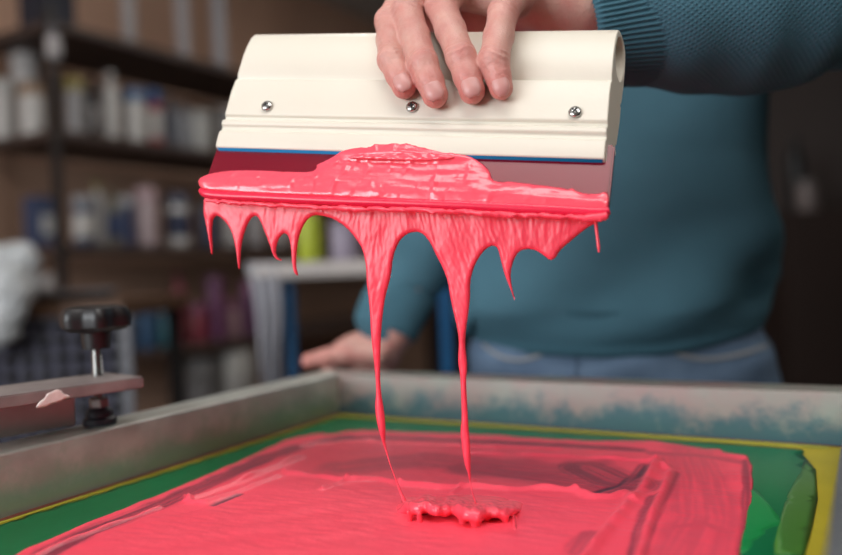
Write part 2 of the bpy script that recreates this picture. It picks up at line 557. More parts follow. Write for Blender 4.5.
def cu_t(V, d, s):
    R0 = 0.0021
    t = np.where(d < R0, np.sqrt(np.maximum(d * (2 * R0 - d), 0)), R0)
    o = np.empty(len(V))
    for i, (x, y) in enumerate(V):
        sk = x + .35 * (y + .02) * math.sin(x * 40)
        o[i] = t[i] * (0.85 + 0.10 * nz((sk * 2.2, y * 0.28), 300, s) + 0.07 * nz((sk * 1.2, y * 0.35), 700, s + 4) + .10 * nz((x, y * .7), 110, s + 2)) + (0.0006 * nz((x * 1.0, y * 0.5), 70, s) if d[i] > 0.001 else 0)
    return np.where(d < 1e-7, 0, o)
geo = puffy(chaikin(cur, 1), 0.0008, lambda V, d: cu_t(V, d, 0), lambda V, d: -cu_t(V, d, 20), cu3, 0.25)
mesh('drip_curtain', geo, m_inkskin, ink)
def strand(pp, rr, sub=8, n=10):
    return tube(pp, rr, n=n, sub=sub)
A = lambda px, py, hh=0: cu3(*cu_px(px, py), hh)
mesh('ink_strand', strand([A(384, 442), A(386, 450), A(390, 464), A(396, 480), A(401, 493), A(405, 502), A(409, 511), A(412, 519)], [0.0009, 0.00055, 0.0003, 0.0004, 0.0008, 0.0012, 0.0014, 0.0020]), m_ink, ink)
mesh('ink_strand', strand([A(469.6, 474), A(470.2, 482), A(472, 491), A(475, 501), A(477, 511), A(478, 522)], [0.0008, 0.0003, 0.00025, 0.0004, 0.0009, 0.0016]), m_ink, ink)
mesh('ink_strand', strand([A(596, 213, 0.004), A(596.6, 225, 0.004), A(598, 238, 0.004), A(599, 247, 0.004), A(599.4, 252.5, 0.004)], [0.0018, 0.0009, 0.0008, 0.0008, 0.0004]), m_ink, ink)

# ------------------------------------------------------------------ SCREEN FRAME
ZM = CAM.z - 0.135
PZ = Vector((0, 0, ZM)); NZ = Vector((0, 0, 1))
KL = on_plane(333, 413, PZ, NZ); KR = on_plane(838, 446, PZ, NZ)
E2 = (KR - KL).normalized()                 # along the back bar, to the right
E1 = Vector((-E2.y, E2.x, 0))               # away from the camera
if E1.y < 0: E1 = -E1
LB = 0.4315
LI = 0.007                                   # inner face of the left bar
LS = 0.62
BW, BH = 0.032, 0.037
def fr(a, b, z=0.0):                        # a along back bar from left corner, b towards the camera
    return KL + E2 * a - E1 * b + Vector((0, 0, z))
def fr_px(px, py, z=0.0):
    p = on_plane(px, py, PZ + Vector((0, 0, z)), NZ) - KL
    return p.dot(E2), -p.dot(E1)

# stained metal for the frame, with teal and pink ink residue
m_frame = mat('inky_aluminium', (206, 209, 201), rough=0.38, metal=0.4, var=0.7, vscale=22, rgb2=(150, 146, 140), bump=0.12, bscale=150)
def stain(m, zlo, zhi, teal, pinkish):
    N, L, b = nodes(m)
    base = b.inputs['Base Color'].links[0].from_socket
    g = N.new('ShaderNodeNewGeometry')
    sp = N.new('ShaderNodeSeparateXYZ'); L.new(g.outputs['Position'], sp.inputs[0])
    mr = N.new('ShaderNodeMapRange'); mr.inputs[1].default_value = zlo; mr.inputs[2].default_value = zhi
    mr.inputs[3].default_value = 0.52; mr.inputs[4].default_value = 0.02
    L.new(sp.outputs['Z'], mr.inputs[0])
    n1 = N.new('ShaderNodeTexNoise'); n1.inputs['Scale'].default_value = 38; n1.inputs['Detail'].default_value = 6; n1.inputs['Roughness'].default_value = 0.7
    L.new(g.outputs['Position'], n1.inputs['Vector'])
    ad = N.new('ShaderNodeMath'); ad.operation = 'ADD'
    L.new(mr.outputs[0], ad.inputs[0]); L.new(n1.outputs['Fac'], ad.inputs[1])
    rp = N.new('ShaderNodeValToRGB'); rp.color_ramp.elements[0].position = 0.66; rp.color_ramp.elements[1].position = 0.92
    rp.color_ramp.elements[0].color = (0, 0, 0, 1); rp.color_ramp.elements[1].color = (0.85, 0.85, 0.85, 1)
    L.new(ad.outputs[0], rp.inputs['Fac'])
    mx = N.new('ShaderNodeMixRGB'); mx.inputs[2].default_value = lin(teal)
    L.new(rp.outputs['Color'], mx.inputs[0]); L.new(base, mx.inputs[1])
    L.new(mx.outputs[0], b.inputs['Base Color'])
m_frame_back = mat('pink_teal_stained_aluminium', (150, 128, 124), rough=0.5, metal=0.12, var=0.9, vscale=24, rgb2=(134, 146, 136), bump=0.12, bscale=150)
stain(m_frame_back, ZM, ZM + BH, (28, 92, 104), None)
stain(m_frame, ZM, ZM + BH * 1.1, (150, 174, 156), None)
frame = thing('printing_screen', 'metal framed printing screen with green stencil lying under the squeegee', 'screen frame', fr(LB / 2, LS / 2))
def bar(p_in0, p_in1, p_out1, p_out0, m, round_=0.0018):
    lo = [p_in0, p_in1, p_out1, p_out0]
    bm = bmesh.new()
    vs = [bm.verts.new(p + Vector((0, 0, -0.004))) for p in lo] + [bm.verts.new(p + Vector((0, 0, BH))) for p in lo]
    for q in ((0, 1, 2, 3), (7, 6, 5, 4), (0, 1, 5, 4), (1, 2, 6, 5), (2, 3, 7, 6), (3, 0, 4, 7)):
        bm.faces.new([vs[i] for i in q])
    bmesh.ops.recalc_face_normals(bm, faces=bm.faces)
    long = [e for e in bm.edges if abs(e.verts[0].co.z - e.verts[1].co.z) < 1e-6 and e.calc_length() > 0.2]
    bmesh.ops.bevel(bm, geom=long, offset=round_, segments=3, affect='EDGES', profile=0.5)
    out = [v.co.copy() for v in bm.verts]
    bm.verts.index_update()
    fs = [[v.index for v in f.verts] for f in bm.faces]
    bm.free()
    return mesh('frame_bar', (out, fs), m, frame, angle=0.6)
bar(fr(LI, 0), fr(LB, 0), fr(LB + BW, -BW), fr(LI - BW, -BW), m_frame_back)
bar(fr(LI, LS), fr(LI, 0), fr(LI - BW, -BW), fr(LI - BW, LS + BW), m_frame)
bar(fr(LB, 0), fr(LB, LS), fr(LB + BW, LS + BW), fr(LB + BW, -BW), mat('grey_aluminium', (120, 124, 128), rough=.45, metal=.4, var=.5, vscale=30))
bar(fr(LB, LS), fr(LI, LS), fr(LI - BW, LS + BW), fr(LB + BW, LS + BW), m_frame)
m_mesh = mat('yellow_screen_fabric', (196, 178, 44), rough=0.5, var=0.5, vscale=18, rgb2=(160, 150, 30), bump=0.1, bscale=900)
m_emul = mat('green_emulsion', (0, 112, 62), rough=0.3, var=0.5, vscale=7, rgb2=(0, 94, 54), bump=0.03, bscale=120)
m_reflect = mat('reflection_green', (28, 138, 70), rough=0.3, var=0.5, vscale=9, rgb2=(10, 122, 66))
m_emul3 = mat('olive_green_emulsion', (74, 124, 46), rough=0.3, var=0.5, vscale=9, rgb2=(52, 112, 48))
m_brown = mat('dried_ink_line', (110, 36, 36), rough=0.5, var=0.6, vscale=60, rgb2=(130, 80, 60))
fb = box(fr(LB / 2, LS / 2, -0.0006), (LB + 0.03, LS + 0.03, 0.0010), [E2, -E1, Vector((0, 0, 1))])
mesh('screen_fabric', fb, m_mesh, frame, smooth=False)
def flat(name, poly, z0, z1, m, hgrid=0.01):
    P = np.array(poly)
    g = puffy(P, hgrid, lambda V, d: np.where(d < 1e-7, z0, z1), lambda V, d: 0 * d + z0, lambda a, b, z: fr(a, b, z))
    return mesh(name, g, m, frame)
def wob(poly_edge, amp, s, step=0.006):
    out = []
    for i in range(len(poly_edge)):
        a, b = np.array(poly_edge[i], float), np.array(poly_edge[(i + 1) % len(poly_edge)], float)
        n = max(1, int(np.linalg.norm(b - a) / step))
        for k in range(n):
            p = a + (b - a) * k / n
            out.append((p[0] + amp * nz(p, 45, s), p[1] + amp * nz(p, 45, s + 9)))
    return out
ra, rb = fr_px(800, 455)[0], fr_px(800, 455)[1]
gp = [(0.0155, 0.0125), (fr_px(770, 449)[0], 0.0135), (fr_px(803, 450.5)[0], 0.0165), fr_px(816, 470), fr_px(818, 500), fr_px(812, 530), fr_px(806, 556), (fr_px(806, 556)[0] - 0.004, LS - 0.02), (0.0155, LS - 0.02)]
flat('emulsion', wob(gp, 0.0012, 2), -0.0002, 0.0004, m_emul)
g2 = [fr_px(*p) for p in ((753, 484), (788, 526), (770, 532), (757, 543), (748, 556), (725, 556), (735, 490))]
flat('emulsion_or_reflection_patch', g2, 0.0002, 0.0007, m_reflect, 0.006)  # painted reflection: brighter green triangle laid on the emulsion
g3 = [fr_px(*p) for p in ((806, 458), (816, 470), (818, 500), (812, 530), (805, 556), (770, 556), (784, 500), (800, 470))]
flat('emulsion_or_reflection_patch', g3, 0.0002, 0.0008, m_emul3, 0.006)
# line of dried dark red ink where fabric meets frame
flat('ink_residue', wob([(LI, 0.0035), (LI, 0.0), (LB, 0.0), (LB, 0.0038), (0.2, 0.0036), (0.0125, 0.004), (0.0120, 0.2), (0.0125, LS - 0.03), (LI, LS - 0.03)], 0.0010, 4), 0.0003, 0.0007, m_brown)
flat('emulsion_fringe', wob([(0.0128, 0.0045), (LB * .97, 0.0045), (LB * .97, 0.0128), (0.0158, 0.0128), (0.0158, LS - .03), (0.0128, LS - .03)], 0.0005, 6), 0.0003, 0.0006, mat('lime_fringe', (196, 192, 60), rough=0.4, var=0.5, vscale=30))

# ------------------------------------------------------------------ INK ON THE SCREEN
pool = thing('ink_pool', 'spread layer of pink ink covering the middle of the green screen', 'ink', fr(LB / 2, LS / 2))
edge_px = [(-40, 588), (21, 553), (71, 531), (142, 502.5), (199.5, 479.5), (249, 458), (282, 442), (306, 436.5), (320, 435), (330, 436), (346, 432.5), (364, 431.4), (390, 433), (420, 433.8), (460, 435), (500, 437), (540, 440), (583, 442), (620, 442.2), (655, 442.5), (672, 445), (691, 447.6), (706, 450), (722, 451), (724, 454), (748, 457), (752, 467), (752.6, 480), (751.6, 497), (748, 525), (741, 554), (730, 592), (715, 640)]
E = [fr_px(*p) for p in edge_px]
E.append((E[-1][0], LS - 0.05)); E.append((max(0.03, E[0][0]), LS - 0.05))
E = wob(E, 0.0011, 3, 0.004)
dark_bands = [  # (polyline px, half width m, strength)
    ([(40, 560), (85, 536), (150, 511), (215, 483), (268, 459), (310, 446), (345, 439)], 0.0085, 0.85),
    ([(330, 441), (372, 439), (430, 441), (490, 444), (560, 447), (640, 452)], 0.0060, 0.95),
    ([(345, 470), (420, 462), (500, 468), (560, 474)], 0.020, 0.38),
    ([(470, 470), (540, 478), (600, 487)], 0.018, 0.55),
    ([(585, 470), (610, 482), (628, 487)], 0.020, 0.75),
    ([(600, 496), (622, 489), (638, 478), (646, 468)], 0.0050, 1.0),
    ([(640, 560), (650, 530), (668, 494), (676, 476)], 0.0030, 0.7),
    ([(655, 500), (640, 530), (634, 560)], 0.0035, 0.8),
    ([(575, 556), (582, 546), (588, 537)], 0.005, 0.5),
    ([(742, 556), (747, 525), (748, 490), (746, 463)], 0.0030, 0.7),
    ([(690, 452), (700, 480), (705, 520), (690, 560)], 0.018, 0.30),
    ([(655, 455), (700, 458), (745, 465)], 0.006, 0.5),
    ([(675, 530), (705, 527), (730, 535)], 0.003, 0.35),
    ([(240, 497), (226, 503), (214, 508)], 0.0022, 0.9),
    ([(20, 566), (60, 547), (100, 530)], 0.003, 0.6),
]
ridges = [      # (polyline px, half width, height)
    ([(30, 562), (60, 547), (120, 525), (160, 511)], 0.0020, 0.0016),
    ([(188, 504), (230, 488), (270, 472), (300, 460)], 0.0028, 0.0030),
    ([(185, 500), (192, 506), (205, 506), (240, 494), (285, 476)], 0.0016, 0.0022),
    ([(280, 476), (310, 478), (345, 483), (380, 482), (400, 487)], 0.0022, 0.0026),
    ([(400, 487), (440, 491), (470, 489), (510, 493), (545, 492), (576, 494)], 0.0024, 0.0030),
    ([(576, 494), (594, 501), (612, 500), (626, 495), (630, 499), (626, 511), (610, 530), (594, 550), (585, 565)], 0.0030, 0.0032),
    ([(657, 463), (652, 474), (645, 487), (634, 503)], 0.0026, 0.0030),
    ([(664, 468), (671, 474), (664, 492), (655, 512), (648, 529), (641, 554), (636, 575)], 0.0026, 0.0026),
    ([(470, 455), (540, 458), (600, 460), (655, 464)], 0.0022, 0.0016),
    ([(370, 444), (460, 448), (560, 451)], 0.0018, 0.0014),
    ([(300, 448), (340, 444), (372, 442)], 0.0018, 0.0014),
    ([(322, 492), (345, 484), (356, 478)], 0.0012, 0.0020),
    ([(452, 496), (463, 489), (475, 485)], 0.0012, 0.0020),
]
V2, T2, D2 = fill2d(np.array(E), 0.00135, 0.4)
thin = np.zeros(len(V2)); hgt = np.minimum(0.0010, D2 * 0.4) + 0.0004
hn = np.array([nz((x, y), 60) for x, y in V2]); hn2 = np.array([nz((x * 0.3, y * 1.0), 260, 8) for x, y in V2])
def along(X, pl):
    best = np.full(len(X), 1e9); t_ = np.zeros(len(X)); sg = np.zeros(len(X)); acc = 0.0
    for a, b in zip(pl[:-1], pl[1:]):
        a, b = np.array(a), np.array(b); d = b - a; L_ = np.hypot(*d)
        k = np.clip(((X - a) @ d) / L_ ** 2, 0, 1); q = X - a - k[:, None] * d
        r = np.hypot(q[:, 0], q[:, 1]); m_ = r < best
        best[m_] = r[m_]; t_[m_] = (acc + k * L_)[m_]; sg[m_] = np.sign(d[0] * q[:, 1] - d[1] * q[:, 0])[m_]
        acc += L_
    return best, t_, sg
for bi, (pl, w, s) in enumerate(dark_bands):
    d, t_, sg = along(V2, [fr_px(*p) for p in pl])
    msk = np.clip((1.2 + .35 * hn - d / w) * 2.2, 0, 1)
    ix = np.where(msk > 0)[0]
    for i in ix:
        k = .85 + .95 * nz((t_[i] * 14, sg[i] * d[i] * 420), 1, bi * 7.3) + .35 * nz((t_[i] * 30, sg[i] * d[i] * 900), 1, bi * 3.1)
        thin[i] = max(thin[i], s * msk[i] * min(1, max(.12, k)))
for pl, w, hh in ridges:
    d = seg_dist(V2, [fr_px(*p) for p in pl], False)
    g = np.exp(-(d / w) ** 2)
    hgt += hh * g * (0.8 + 0.5 * hn)
    thin *= (1 - g)
hgt += 0.0005 * hn * (1 - thin) + 0.00022 * hn2
hgt = np.where(D2 < 1e-7, 0.0001, np.maximum(hgt - 0.0006 * thin, 0.0003))
bnd = D2 < 1e-7
vo = [fr(a, b, z + 0.0004) for (a, b), z in zip(V2, hgt)]
bk = {}
for i in range(len(V2)):
    if bnd[i]: bk[i] = i
    else:
        bk[i] = len(vo); vo.append(fr(V2[i, 0], V2[i, 1], 0.0004))
fo = [tuple(t) for t in T2] + [tuple(bk[i] for i in reversed(t)) for t in T2]
fo = [q for q in fo if len(set(q)) > 2]
m_layer = mat('pink_ink_layer', (250, 80, 102), rough=0.40, var=0.35, vscale=30, rgb2=(246, 66, 92), bump=0.12, bscale=180)
N, L, b = nodes(m_layer)
at = N.new('ShaderNodeAttribute'); at.attribute_name = 'thin'
base = b.inputs['Base Color'].links[0].from_socket
tc = N.new('ShaderNodeTexCoord'); mp = N.new('ShaderNodeMapping')
mp.inputs['Rotation'].default_value = (0, 0, -math.atan2(E2.y, E2.x)); mp.inputs['Scale'].default_value = (40, 110, 1)
L.new(tc.outputs['Object'], mp.inputs[0])
ns = N.new('ShaderNodeTexNoise'); ns.inputs['Scale'].default_value = 1.0; ns.inputs['Detail'].default_value = 6; L.new(mp.outputs[0], ns.inputs['Vector'])
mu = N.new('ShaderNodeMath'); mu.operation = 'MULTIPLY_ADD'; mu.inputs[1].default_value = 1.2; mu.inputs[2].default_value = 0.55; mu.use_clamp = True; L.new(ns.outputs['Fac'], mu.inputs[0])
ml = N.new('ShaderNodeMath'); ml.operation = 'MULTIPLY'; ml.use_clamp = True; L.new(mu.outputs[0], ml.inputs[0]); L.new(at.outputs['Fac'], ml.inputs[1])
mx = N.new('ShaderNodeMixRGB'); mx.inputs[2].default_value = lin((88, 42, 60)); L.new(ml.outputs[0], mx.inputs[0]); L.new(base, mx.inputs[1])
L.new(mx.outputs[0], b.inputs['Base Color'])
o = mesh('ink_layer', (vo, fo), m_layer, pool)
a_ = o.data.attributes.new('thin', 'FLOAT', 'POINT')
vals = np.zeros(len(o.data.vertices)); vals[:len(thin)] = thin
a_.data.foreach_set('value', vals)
# heap of folded ink where the strands land
hp = lambda px, py, z: on_plane(px, py, PZ + Vector((0, 0, z)), NZ)
hc = hp(460, 512, 0)
G = Grid((hc.x - 0.05, hc.y - 0.045, ZM - 0.002), (hc.x + 0.05, hc.y + 0.04, ZM + 0.022), 0.0007)
rope = [(400, 512, .002, .0012), (408, 508, .005, .0022), (416, 509, .0075, .0026), (426, 507, .0085, .0026), (436, 510, .0088, .0024), (445, 511, .0070, .0024), (452, 508, .0065, .0022), (460, 511, .0078, .0026), (468, 514, .0085, .0028), (477, 516, .0080, .0028), (486, 512, .0070, .0024), (494, 512, .0076, .0022), (503, 514, .0060, .0022), (511, 511, .0058, .0018), (519, 510, .003, .0010)]
for (a, c) in zip(rope[:-1], rope[1:]):
    G.add(G.cone(hp(*a[:3]), hp(*c[:3]), a[3], c[3]), 0.0015)
    for sx in (0, 1):
        k = (a, c)[sx]
        G.add(G.cone(hp(k[0], k[1], k[2] - .001), hp(k[0] + .5, k[1] - 4, .0005), k[3] * .9, k[3] * 1.3), 0.003)
for px, py, z, r in ((410, 521, .0015, .0016), (420, 522, .0015, .0018), (463, 523, .0015, .0022), (476, 527, .001, .0026), (487, 521, .0015, .0016), (506, 523, .001, .0016)):
    q = hp(px, py, z); t = hp(px - 1, py - 9, z + 0.0055)
    G.add(G.cone(t, q, r * 0.8, r), 0.002)
G.add(G.ell((hc.x, hc.y + 0.010, ZM - .002), (0.036, 0.020, 0.0062)), 0.004)
V, Q = G.nets()
V = relax(V, Q, 4)
Nn = vnormals(V, Q)
dd = np.array([(nz((p[0] * 1.6, p[1] * .6, p[2] * .5), 190) * 0.0014 + nz((p[0] * 1.8, p[1] * .3, p[2] * .4), 380, 3) * 0.0004) * min(1, max(0, (p[2] - ZM - .0050) / .002)) for p in V])
V = V + Nn * dd[:, None]
mesh('ink_heap', (V, Q), mat('heaped_ink', INK, rough=.22, var=.3, vscale=60, rgb2=(244, 64, 88)), pool)
mesh('ink_wisp', tube([hp(513, 516, 0.015), hp(513, 516, 0.009), hp(514, 517, 0.004), hp(515, 531, 0.0008)], [0.0002, 0.0004, 0.0008, 0.0010], n=8, sub=5), m_ink, pool)

# ------------------------------------------------------------------ PRESS TABLE + CLAMP
m_table = mat('grey_press_table', (70, 70, 72), rough=0.5, metal=0.4, var=0.4)
table = thing('press_table', 'grey press table carrying the printing screen', 'table', fr(LB / 2, LS / 2) - Vector((0, 0, ZM)))
AX = [E2, -E1, Vector((0, 0, 1))]
mesh('table_top', box(fr(LB / 2, LS / 2 - 0.02, -0.024), (LB + 0.03, LS + 0.06, 0.036), AX, 0.003), m_table, table, angle=0.5)
for a, b in ((0.05, 0.05), (LB - 0.05, 0.05), (0.05, LS - 0.08), (LB - 0.05, LS - 0.08)):
    mesh('leg', box(fr(a, b, -(ZM + 0.042) / 2 - 0.021), (0.04, 0.04, ZM - 0.043), AX, 0.003), m_table, table, angle=0.5)

ZT = ZM + BH
FT = on_plane(100, 424.5, Vector((0, 0, ZT)), NZ)
clamp = thing('screen_clamp', 'metal clamp arm with black knob pressing on the left frame bar', 'clamp', FT)
zp = CAM.z - 0.0690
cA = on_plane(144, 383, Vector((0, 0, zp)), NZ); cB = on_plane(0, 404, Vector((0, 0, zp)), NZ)
cd_ = (cA - cB).normalized(); cn = Vector((-cd_.y, cd_.x, 0)).normalized()
cL = (cA - cB).length + 0.10
cW = 0.052
ctr = cA - cd_ * cL / 2 + cn * cW / 2
m_armp = mat('worn_pinkish_steel', (146, 136, 134), rough=0.5, metal=0.15, var=0.7, vscale=50, rgb2=(118, 108, 108), bump=0.15, bscale=240)
mesh('clamp_arm', box(ctr + Vector((0, 0, 0.0005)), (cL, cW, 0.0075), [cd_, cn, Vector((0, 0, 1))], 0.0008), m_armp, clamp, angle=0.5)
mesh('arm_flange', box(cA - cd_ * (0.020 + cL / 2) + cn * 0.048 + Vector((0, 0, -0.0155)), (cL - 0.012, 0.006, 0.0245), [cd_, cn, Vector((0, 0, 1))], 0.0006), mat('pale_grey_steel', (190, 186, 184), rough=.5, metal=.1, var=.5, vscale=40), clamp, angle=0.5)
fz0 = ZT
mesh('foot', lathe([(0.0105, 0), (0.0112, 0.002), (0.0108, 0.0045), (0.0085, 0.0058), (0.0088, 0.0075), (0.0078, 0.0105), (0.0055, 0.012)], 28, origin=FT), m_rubber, clamp, angle=0.7)
mesh('nut', lathe([(0.0058, 0.0118), (0.0064, 0.0125), (0.0064, 0.0175), (0.0058, 0.0182)], 6, origin=FT), m_alu, clamp, smooth=False)
thread = []
for k in range(46):
    thread += [(0.0030, 0.017 + k * 0.0011), (0.0036, 0.017 + k * 0.0011 + 0.00055)]
mesh('bolt', lathe(thread, 18, origin=FT), m_steel, clamp, angle=0.9)
lob = lambda a, z: .935 + 0.10 * math.cos(6 * a)
KZ = at_y(94, 333, FT.y).z - ZT + .0005
mesh('knob', lathe([(0.0015, KZ - 0.011), (0.0085, KZ - 0.011), (0.0090, KZ - 0.006), (0.0095, KZ), (0.0190, KZ + 0.0015), (0.0225, KZ + 0.004), (0.0232, KZ + 0.009), (0.0228, KZ + 0.0135), (0.0205, KZ + 0.0165), (0.0150, KZ + 0.0178), (0.006, KZ + 0.0180)], 72, origin=FT, rfun=lambda a, z: lob(a, z) if z > KZ + 0.0005 else 1), m_black, clamp, angle=0.6)
sp = on_plane(54, 398, cA, cn)
chip = [(-.0115, -.0045), (-.009, -.001), (-.0055, .0008), (-.004, .0036), (-.001, .0038), (0.0015, .0052), (.0045, .0042), (.0058, .0018), (.0085, .0008), (.0100, -.0012), (.006, -.0016), (.003, -.0030), (-.002, -.0034), (-.006, -.0048)]
pc = puffy(chaikin(chip, 1), 0.001, lambda V, d: 0.0007 * np.sqrt(np.minimum(d, .001) / .001), lambda V, d: -0.0004 + 0 * d, lambda x, y, hh: sp + cd_ * x + Vector((0, 0, y)) - cn * hh * .6)
c_ = mesh('paint_splash', pc, mat('dried_pale_ink', (238, 222, 218), rough=0.5, var=0.4, vscale=200, bump=.3, bscale=300), clamp)
c_['label'] = 'pale dried ink on the front edge of the arm'

# ------------------------------------------------------------------ PERSON
m_skin = mat('skin', (206, 162, 150), rough=0.45, var=0.85, vscale=60, rgb2=(192, 128, 120), sss=0.12, bump=0.25, bscale=420)
m_nail = mat('fingernail', (200, 146, 140), rough=0.38, var=0.3, vscale=90, rgb2=(190, 130, 126), sss=0.1)
m_knit = mat('teal_knit', (69, 107, 122), rough=0.85, var=0.25, vscale=30, rgb2=(61, 97, 112), spec=0.2)
m_jean = mat('blue_denim', (104, 126, 150), rough=0.8, var=0.9, vscale=9, rgb2=(54, 70, 98), bump=0.2, bscale=500, spec=0.2)
m_stitch = mat('pale_stitch', (150, 150, 150), rough=0.8)
PX, PY = 0.215, 0.895
person = thing('person', 'person in a teal knitted sweater and jeans standing behind the screen holding the squeegee', 'person', (PX, PY, 0))

# --- holding hand, joint positions from the photo, resting on the squeegee face
def S(px, py, v): return sqw(px, py, v)
fing = [  # PIP, DIP, TIP, MCP with radii
    dict(m=at_y(424, -38, .520), p=S(389, 22, .0130), d=S(391, 60, .0205), t=S(404, 87, .0190), r=(.0105, .0084, .0076, .0068)),
    dict(m=at_y(452, -52, .512), p=S(407, 12, .0175), d=S(423, 63, .0235), t=S(435, 95, .0195), r=(.0112, .0093, .0083, .0074)),
    dict(m=at_y(489, -48, .506), p=S(441, 6, .0190), d=S(461, 57, .0240), t=S(472, 91, .0195), r=(.0112, .0093, .0083, .0073)),
    dict(m=at_y(530, -30, .504), p=S(503, 14, .0190), d=S(494, 60, .0240), t=S(501, 88, .0190), r=(.0105, .0086, .0084, .0066)),
]
WR = at_y(604, 22, .532)
FE = at_y(700, 4, .552)
lo = [min(f[k][i] for f in fing for k in 'mpdt') for i in range(3)]
hi = [max(f[k][i] for f in fing for k in 'mpdt') for i in range(3)]
for i in range(3):
    lo[i] = min(lo[i], WR[i], FE[i]) - 0.03; hi[i] = max(hi[i], WR[i], FE[i]) + 0.032
lo[0] = min(f['p'][0] for f in fing) - 0.014; lo[1] = min(f['d'][1] for f in fing) - 0.014; lo[2] = min(f['t'][2] for f in fing) - 0.012
G = Grid(lo, hi, 0.00085)
FG = []
for f in fing:
    g = Grid.__new__(Grid); g.__dict__ = dict(G.__dict__); g.D = np.full(tuple(G.n), 1.0, np.float32)
    r = f['r']
    g.add(G.cone(f['m'], f['p'], r[0], r[1] * 0.96), .004)
    mid = (Vector(f['p']) + Vector(f['d'])) / 2
    g.add(G.cone(f['p'], mid, r[1], (r[1] + r[2]) / 2 * .98), .003)
    g.add(G.cone(mid, f['d'], (r[1] + r[2]) / 2 * .98, r[2]), .003)
    m2 = Vector(f['d']) * .45 + Vector(f['t']) * .55
    g.add(G.cone(f['d'], m2, r[2], r[3] * 1.02), .003)
    g.add(G.cone(m2, f['t'], r[3] * 1.02, r[3]), .003)
    # knuckle creases on the dorsal side
    for key, nxt, prv, lam, amp, sig in (('d', 't', 'p', .0034, .00075, .0040), ('p', 'd', 'm', .0040, .0013, .0060)):
        c = np.array(f[key]); ax = np.array((Vector(f[nxt]) - Vector(f[prv])).normalized(), np.float32)
        s_ = (G.X - c[0]) * ax[0] + (G.Y - c[1]) * ax[1] + (G.Z - c[2]) * ax[2]
        tr = np.cross(ax, np.array(SQ_N)); tv = (G.X - c[0]) * tr[0] + (G.Y - c[1]) * tr[1] + (G.Z - c[2]) * tr[2]
        s_ = s_ + .0011 * np.sin(tv * 420 + len(FG) * 2.1) + tv * .12 * (len(FG) - 1.5)
        dist2 = (G.X - c[0]) ** 2 + (G.Y - c[1]) ** 2 + (G.Z - c[2]) ** 2
        dors = np.array(SQ_N if key == 'd' else (SQ_N + Vector((0, 0, .7))).normalized())
        dv = (G.X - c[0]) * dors[0] + (G.Y - c[1]) * dors[1] + (G.Z - c[2]) * dors[2]
        g.D = (g.D + amp * np.cos(2 * PI * s_ / lam) * np.exp(-(s_ / sig) ** 2) * np.clip(dv / .006, 0, 1) * np.exp(-dist2 / .013 ** 2)).astype(np.float32)
    G.D = np.minimum(G.D, 1) if not FG else G.D
    G.add(g.D, 0.0016)
    FG.append(f)
for f, r in zip(fing, (.014, .0155, .0155, .014)):
    G.add(G.cone(f['m'], WR, r, .021), .012)
for a, c in zip(fing[:-1], fing[1:]):
    G.add(G.cone(a['m'], c['m'], .0115, .0115), .010)
G.add(G.cone(at_y(414, 15, .522), at_y(470, 16, .524), .0105, .0115), .004)
G.add(G.cone(at_y(470, 16, .524), at_y(520, 8, .522), .0115, .014), .006)
G.add(G.cone(at_y(512, -4, .502), at_y(575, 4, .512), .0125, .0185), .008)
for a, c, w_, r in ((0, 1, .5, .0095), (1, 2, .55, .0105), (2, 3, .62, .0115)):
    bk0 = Vector((0, .010, 0))
    G.add(G.cone(fing[a]['m'].lerp(fing[a]['p'], w_) + bk0, fing[c]['m'].lerp(fing[c]['p'], w_) + bk0, r, r), .006)
G.add(G.ell((Vector(fing[3]['m']) * .45 + WR * .55 + Vector((0, -.007, -.006))), (.030, .019, .021)), .012)
G.add(G.cone(WR, FE, .027, .031), .012)
TH = [WR + Vector((-.018, .012, .006)), at_y(535, 12, .552), at_y(497, 40, .548), at_y(470, 62, .538)]
for i, (r1, r2) in enumerate(((.018, .0135), (.0135, .0105), (.0105, .0085))):
    G.add(G.cone(TH[i], TH[i + 1], r1, r2), .006)
hv, hq = G.nets()
hv = relax(hv, hq, 1)

# --- coarse body
SHR, SHL = Vector((PX + .185, PY + .0, 1.40)), Vector((PX - .180, PY + .02, 1.40))
ELR = at_y(935, -22, .640)
WL = at_y(392, 330, .862); ELL = at_y(484, 110, .905)
gb = Grid((PX - .29, .50, 0.02), (PX + .30, 1.06, 1.80), 0.0075)
z0 = 0.93
gb.add(gb.column(PX, PY, [.80, .93, 1.02, 1.15, 1.27, 1.38, 1.44], [.155, .152, .145, .148, .165, .165, .09], [.10, .098, .096, .10, .108, .09, .06]), .02)
gb.add(gb.cone((PX, PY + .01, 1.40), (PX, PY - .01, 1.54), .058, .052), .03)
gb.add(gb.ell((PX, PY - .03, 1.64), (.074, .095, .115)), .02)
gb.add(gb.cone((PX, PY - .118, 1.66), (PX, PY - .136, 1.625), .009, .014), .012)
for s in (-1, 1):
    gb.add(gb.ell((PX + s * .076, PY - .02, 1.635), (.012, .02, .032)), .006)
    gb.cut(gb.ell((PX + s * .032, PY - .128, 1.655), (.015, .012, .009)), .008)
    gb.add(gb.cone((PX + s * .085, PY, .86), (PX + s * .10, PY - .01, .48), .075, .05), .02)
    gb.add(gb.cone((PX + s * .10, PY - .01, .48), (PX + s * .11, PY + .02, .08), .048, .034), .02)
    gb.add(gb.cone((PX + s * .11, PY + .02, .06), (PX + s * .13, PY - .14, .045), .032, .026), .02)
gb.cut(gb.ell((PX, PY - .128, 1.585), (.024, .012, .004)), .004)
for sh, el, wr, r1, r2 in ((SHR, ELR, FE, .040, .027), (SHL, ELL, WL, .030, .021)):
    gb.add(gb.cone(sh, el, .044, r1), .02)
    gb.add(gb.cone(el, wr, r1, r2), .012)
